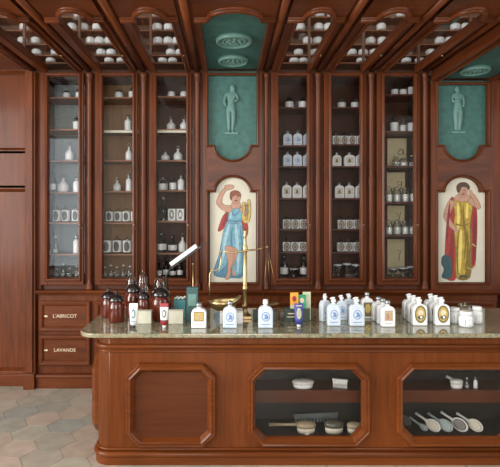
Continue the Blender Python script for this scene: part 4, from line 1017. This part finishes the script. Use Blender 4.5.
# holder with three upright tubes of soap paper
d = dep(321); hb = thing('display_box', 'open dark green display box behind the navy tube', 'box', (X(296.5, d), d, ST+.0008))
w = 25*d/F/2; h = 13*d/F; dp = .035
m = MB(); m.box(-w, w, -dp, -dp+.004, 0, h, DKGREEN); m.box(-w, w, dp-.004, dp, 0, h, DKGREEN); m.box(-w, -w+.004, -dp+.004, dp-.004, 0, h, DKGREEN); m.box(w-.004, w, -dp+.004, dp-.004, 0, h, DKGREEN); m.box(-w+.004, w-.004, -dp+.004, dp-.004, 0, .004, DKGREEN)
m.build('tray', hb)
m = MB(); m.flat(rect(-w*.8, -w*.1, h*.35, h*.42), dp+.0006, GILT, MAP_WALL(0)); m.flat(rect(-w*.75, -w*.15, h*.6, h*.68), dp+.0006, GILT, MAP_WALL(0)); m.build('lettering', hb)
for px, top, mat, m2_, lab, yy in ((294, 293, ORANGE, CREAMB, 'orange-topped packet standing left in the dark green box', -.012), (301.8, 295.5, GREENP, GREENP, 'bright green packet standing middle in the dark green box', .0), (307, 293, PALEG, PALEG, 'pale green packet standing right in the dark green box', .016)):
    o = thing('packet', lab, 'packet', (X(px, d), d+yy, ST+.0058), 'packets in the dark green box')
    ww = 4*d/F; hh = (321-top)*d/F
    m = MB(); m.box(-ww, ww, -.005, .005, 0, hh*.55, m2_); m.box(-ww, ww, -.005, .005, hh*.55, hh, mat); m.build('sleeve', o)
    m = MB(); m.flat(ell(0, hh*.78, ww*.55, hh*.10, 16), .0056, GILT if mat is not ORANGE else REDP, MAP_WALL(0)); m.build('emblem', o)

# brass balance scale
ys = 318; d = dep(ys); q = lambda px, py, dy=0: (X(px, d)-X(245, d), dy, Z(py, d)-ST-.0008)
sc = thing('balance_scale', 'tall brass balance scale with scoop pan standing before the lyre painting', 'scale', (X(245, d), d, ST+.0008))
hz = q(245, 229)[2]
MB().box(-.05, .05, -.05, .05, 0, .022, BRASSD).lathe([(.045, .0225), (.035, .03), (.02, .05), (.016, .07)], BRASSD, seg=20).build('base', sc, bevel=.002)
zb = q(245, 249)[2]
MB().lathe([(.018, .0705), (.0165, .10), (.0165, zb*.4), (.021, zb*.41), (.021, zb*.45), (.0165, zb*.46), (.015, zb-.03), (.019, zb-.02), (.019, zb+.02), (.013, zb+.03), (.011, hz-.06), (.016, hz-.05), (.010, hz-.035), (.014, hz-.015), (0, hz)], BRASS, seg=18).build('pillar', sc)
L_, R2 = q(221.5, 251, -.02), q(267.5, 247, .02)
MB().tube([L_, q(233, 252.5, -.018), q(245, 250.5, -.016), q(256, 249.5, -.01), R2], [.004, .006, .0085, .006, .004], BRASS, 10).ball(L_, .009, .009, .009, BRASS).ball(R2, .009, .009, .009, BRASS).build('beam', sc)
MB().tube([L_, q(220.8, 262, -.03), q(219.5, 268, -.03), q(216, 270, -.03), q(212, 270.2, -.03), q(210, 273, -.03), q(209.6, 285, -.03), q(209.6, 301, -.03)], .0055, BRASS, 10).build('hanger', sc)
# scoop pan
c = q(223.5, 299.5, -.03); m = MB(); rx, ry, dz = .112, .10, .085; prof = [(math.sin(a), -math.cos(a)) for a in [i*math.pi/2/8 for i in range(9)]]
vs = []; seg = 28
for i in range(seg):
    a = 2*math.pi*i/seg; lip = max(0, math.cos(a))**3
    for r, z in prof: vs.append((c[0]+r*math.cos(a)*rx*(1+.22*lip*r), c[1]+r*math.sin(a)*ry, c[2]+z*dz+.0+lip*r*.034))
m.add(vs, [(i*9+k, ((i+1) % seg)*9+k, ((i+1) % seg)*9+k+1, i*9+k+1) for i in range(seg) for k in range(8)], BRASS, True)
o = m.build('scoop_pan', sc); so = o.modifiers.new('Solid', 'SOLIDIFY'); so.thickness = .003
c2 = q(271.5, 304, .03)
MB().lathe([(.001, -.018), (.03, -.016), (.055, -.006), (.066, .0), (.067, .002), (.055, -.003), (.03, -.012), (.001, -.014)], BRASS, c2, seg=24).build('hanging_pan', sc)
for k_, pt in enumerate((q(263.4, 304, .03), q(279.8, 303.5, .03), (c2[0]+.005, c2[1]+.064, c2[2]))): MB().tube([R2, pt], .0018, BRASSD, 6).build('string', sc)

# slim brass rod, angled lamp
d = dep(313); rd = thing('brass_rod', 'thin upright brass rod on a small foot behind the tall teal box', 'rod', (X(193, d), d, ST+.0008))
MB().lathe([(.03, 0), (.03, .008), (.008, .014)], BRASSD, seg=16).build('foot', rd)
MB().tube([(0, 0, .012), (0, 0, Z(265, d)-ST)], .005, BRASS, 8).ball((0, 0, Z(264, d)-ST), .008, .008, .008, BRASS).build('shaft', rd)
d = 3.96; lp = thing('angled_lamp', 'slim black angled lamp with white strip face above the glass domes', 'lamp', (X(170, d), d, ST+.0008))
q = lambda px, py, dy=0: Vector((X(px, d)-X(170, d), dy, Z(py, d)-ST-.0008))
A, B = q(170.5, 268), q(201.5, 245.5); ax = (B-A).normalized(); nv = Vector((-ax.z, 0, ax.x)); yv = Vector((0, 1, 0))
def obox(mb, o0, o1, n0, n1, y0, y1, mat):
    L = (B-A).length
    vs = [A+ax*(L*a)+nv*b+yv*c for c in (y0, y1) for b in (n0, n1) for a in (o0, o1)]
    mb.add(vs, [(0, 1, 3, 2), (4, 6, 7, 5), (0, 4, 5, 1), (2, 3, 7, 6), (0, 2, 6, 4), (1, 5, 7, 3)], mat)
m = MB(); obox(m, 0, 1, -.012, .006, -.035, .035, BLACK); obox(m, 1, 1.24, -.008, .0, -.006, .006, BLACK); m.build('head', lp, bevel=.003)
m = MB(); obox(m, .06, .90, .0065, .040, -.028, .028, WHITEP); m.build('white_strip', lp, bevel=.003)
MB().tube([A+ax*.01, q(166, 276), q(168, 290), q(170, 305), Vector((0, 0, .012))], .008, BLACK, 8).build('arm', lp)
MB().lathe([(.05, 0), (.05, .010), (.012, .016)], BLACK, seg=20).build('foot', lp)

# ================================================================= brushes in the counter
def brush(label, px, py, z, dd, hw, hh, back, handle=None, group=None, tilt=0, tagged=False, name='hairbrush', bris=BRISTLE):
    d = dd; o = thing(name, label, 'brush', (X(px, d), d, z+.0008), group)
    rx = hw*d/F/2; H = hh*d/F
    MB().lathe([(.80, 0), (.9, H*.2), (.9, H*.5)], bris, seg=20, sx=rx, sy=rx*.62).build('bristles', o)
    MB().lathe([(.95, H*.505), (1, H*.6), (1, H*.78), (.85, H*.92), (.4, H), (0, H)], back, seg=22, sx=rx, sy=rx*.62).build('back', o)
    if handle:
        hx, hy, hz = handle
        MB().tube([(0+hx*.15, hy*.15, H*.7), (hx*.5, hy*.5, H*.7+hz*.5), (hx, hy, H*.7+hz)], [.014, .009, .012], back, 10).build('handle', o)
    if tagged: MB().box(-.012, .012, -rx*.62-.004, -rx*.62-.002, 0, .014, WHITEP).build('price_tag', o)
    return o
ZU = .445; ZLo = .15
GB = 'brushes in the middle counter window'
brush('white bristled brush on the upper shelf of the middle counter window', 303, 391, ZU, 3.47, 22, 8, BRUSHP, None, GB, bris=WHITEP)
brush('long-handled oval brush on the floor of the middle counter window', 306, 433, ZLo, 3.41, 20, 11, BRUSHW, (-.26, .03, -.012), GB, tagged=True)
brush('dark-backed oval brush, middle of the lower row, middle counter window', 334, 433, ZLo, 3.41, 20, 12, BRUSHD, None, GB)
brush('pale oval brush at the right end of the middle counter window', 355, 433, ZLo, 3.41, 17, 10, BRUSHW, None, GB, tagged=True)
def comb(label, px, z, d, w, h, mat, ang):
    o = thing('comb', label, 'comb', (X(px, d), d, z+.0008)); W = w*d/F; H = h*d/F
    m = MB(); m.box(-W/2, W/2, -.006, .006, H*.6, H, mat)
    n = 14
    for i in range(n): x = -W/2+W*(i+.5)/n; m.box(x-W/n*.3, x+W/n*.3, -.004, .004, 0, H*.62, mat)
    m.build('teeth', o); MB().box(-W/2-.004, W/2+.004, -.007, .007, H+.0005, H*1.25, mat).build('spine', o); o.rotation_euler = (0, 0, ang)
comb('small white comb on the upper shelf, right side of middle counter window', 340, ZU, 3.46, 14, 7, BRUSHP, -.3)
comb('long grey comb lying behind the oval brushes in the middle counter window', 316, ZLo, 3.58, 44, 7, COMBG, .1)
GB = 'brushes in the right counter window'
brush('white oval brush on the upper shelf of the right counter window', 456.5, 388, ZU, 3.46, 13, 9, BRUSHP, (-.05, .05, .02), GB, bris=WHITEP)
def paddle(label, px, z, d, hw, hl, mat, face, lean=(-.10, .10, .055)):
    o = thing('hairbrush', label, 'brush', (X(px, d), d, z+.0008), GB)
    rx = hw*d/F/2; a = Vector(lean).normalized(); s = Vector((a.z, 0, -a.x)).normalized(); n = a.cross(s); n = n if n.y < 0 else -n
    def pt(u, v, w): return s*u + a*v + n*w
    m = MB(); N = 22; L = rx*1.35; base = -min(0, min((pt(rx*math.cos(2*math.pi*i/N), L+L*math.sin(2*math.pi*i/N), w_).z for i in range(N) for w_ in (0, .018))))
    ov = lambda k, w: [pt(rx*k*math.cos(2*math.pi*i/N), L+L*k*math.sin(2*math.pi*i/N), w)+Vector((0, 0, base)) for i in range(N)]
    m.add(ov(1, 0)+ov(1, .014), [list(range(N)), list(range(N, 2*N))]+[(i, (i+1) % N, N+(i+1) % N, N+i) for i in range(N)], mat, False); m.build('back', o, bevel=.003)
    m = MB(); m.add(ov(.8, .0145)+ov(.74, .026), [list(range(N)), list(range(N, 2*N))]+[(i, (i+1) % N, N+(i+1) % N, N+i) for i in range(N)], face); m.build('bristles', o)
    MB().tube([pt(0, 1.9*L, .007)+Vector((0, 0, base)), pt(0, 2.2*L, .007)+Vector((0, 0, base)), pt(0, 2*L+.045, .007)+Vector((0, 0, base)), pt(0, 2*L+.085, .007)+Vector((0, 0, base))], [.014, .009, .008, .010], mat, 10).build('handle', o)
paddle('small grey paddle brush, leftmost bright one, lower right counter window', 428, ZLo, 3.42, 6, 8, BRUSHG, BRUSHG)
paddle('pale wooden paddle brush, second in the row, lower right counter window', 440.5, ZLo, 3.40, 11, 11, BRUSHP, BRISTLE)
paddle('grey-faced paddle brush, third in the row, lower right counter window', 453, ZLo, 3.40, 11, 11, BRUSHG, BRUSHG)
paddle('wooden paddle brush with dark bristles, fourth in row, right counter window', 468, ZLo, 3.40, 12, 12, BRUSHP, BRUSHD)
paddle('pale wooden paddle brush at the right end of the right counter window', 483, ZLo, 3.40, 11, 11, BRUSHP, BRISTLE)
paddle('dim dark paddle brush at the left end of right counter window', 411, ZLo, 3.50, 9, 10, BRUSHD, BRUSHD)
put('phial', 'small clear bottle on the upper shelf, right counter window, left of pair', 'bottle', (X(467, 3.46), 3.46, ZU+.0008), .03, .075)
put('tall', 'small white bottle on the upper shelf at right counter window edge', 'bottle', (X(475.5, 3.46), 3.46, ZU+.0008), .028, .08)

# ================================================================= light
def area(name, x, y, z, sx, sy, power, rot, col=(1, 1, 1)):
    l = bpy.data.lights.new(name, 'AREA'); l.shape = 'RECTANGLE'; l.size = sx; l.size_y = sy; l.energy = power; l.color = col
    o = bpy.data.objects.new(name, l); COL.objects.link(o); o.location = (x, y, z); o.rotation_euler = rot; return o
H90 = math.radians(90)
for (a, b, z0, z1), e in zip(WL, (340, 400)):
    area('window_daylight', -4.93, (a+b)/2, (z0+z1)/2, (z1-z0)*.95, (b-a)*.95, e, (0, -H90, 0), (1, .98, .95))
for a, b, z0, z1 in WR_FILL:
    area('window_daylight', 3.93, (a+b)/2, (z0+z1)/2, (z1-z0)*.95, (b-a)*.95, 75, (0, H90, 0), (1, .98, .95))  # added fill lamp in the added right opening
for (a, b, z0, z1), e, c in zip(WB, (34, 205), ((.88, .94, 1), (1, .98, .95))):
    area('window_daylight', (a+b)/2, -2.94, (z0+z1)/2, (b-a)*.95, (z1-z0)*.95, e, (H90, 0, 0), c)  # the stronger of these two is added frontal fill
w = bpy.data.worlds.new('World'); SC.world = w; w.use_nodes = True
bg = w.node_tree.nodes['Background']; bg.inputs['Color'].default_value = (.85, .92, 1, 1); bg.inputs['Strength'].default_value = 1.0

cam = bpy.data.cameras.new('Camera'); co = bpy.data.objects.new('Camera', cam); COL.objects.link(co)
co.location = (0, 0, CH); co.rotation_euler = (math.radians(90), 0, 0)
cam.sensor_width = 36; cam.sensor_fit = 'HORIZONTAL'; cam.lens = F/500*36
cam.shift_x = (250-CX)/500; cam.shift_y = -(233.5-CY)/500; cam.clip_start = .05
SC.camera = co
vs_ = SC.view_settings; vs_.view_transform = 'Standard'; vs_.look = 'None'; vs_.gamma = 1; vs_.use_curve_mapping = False; vs_.exposure = -0.3
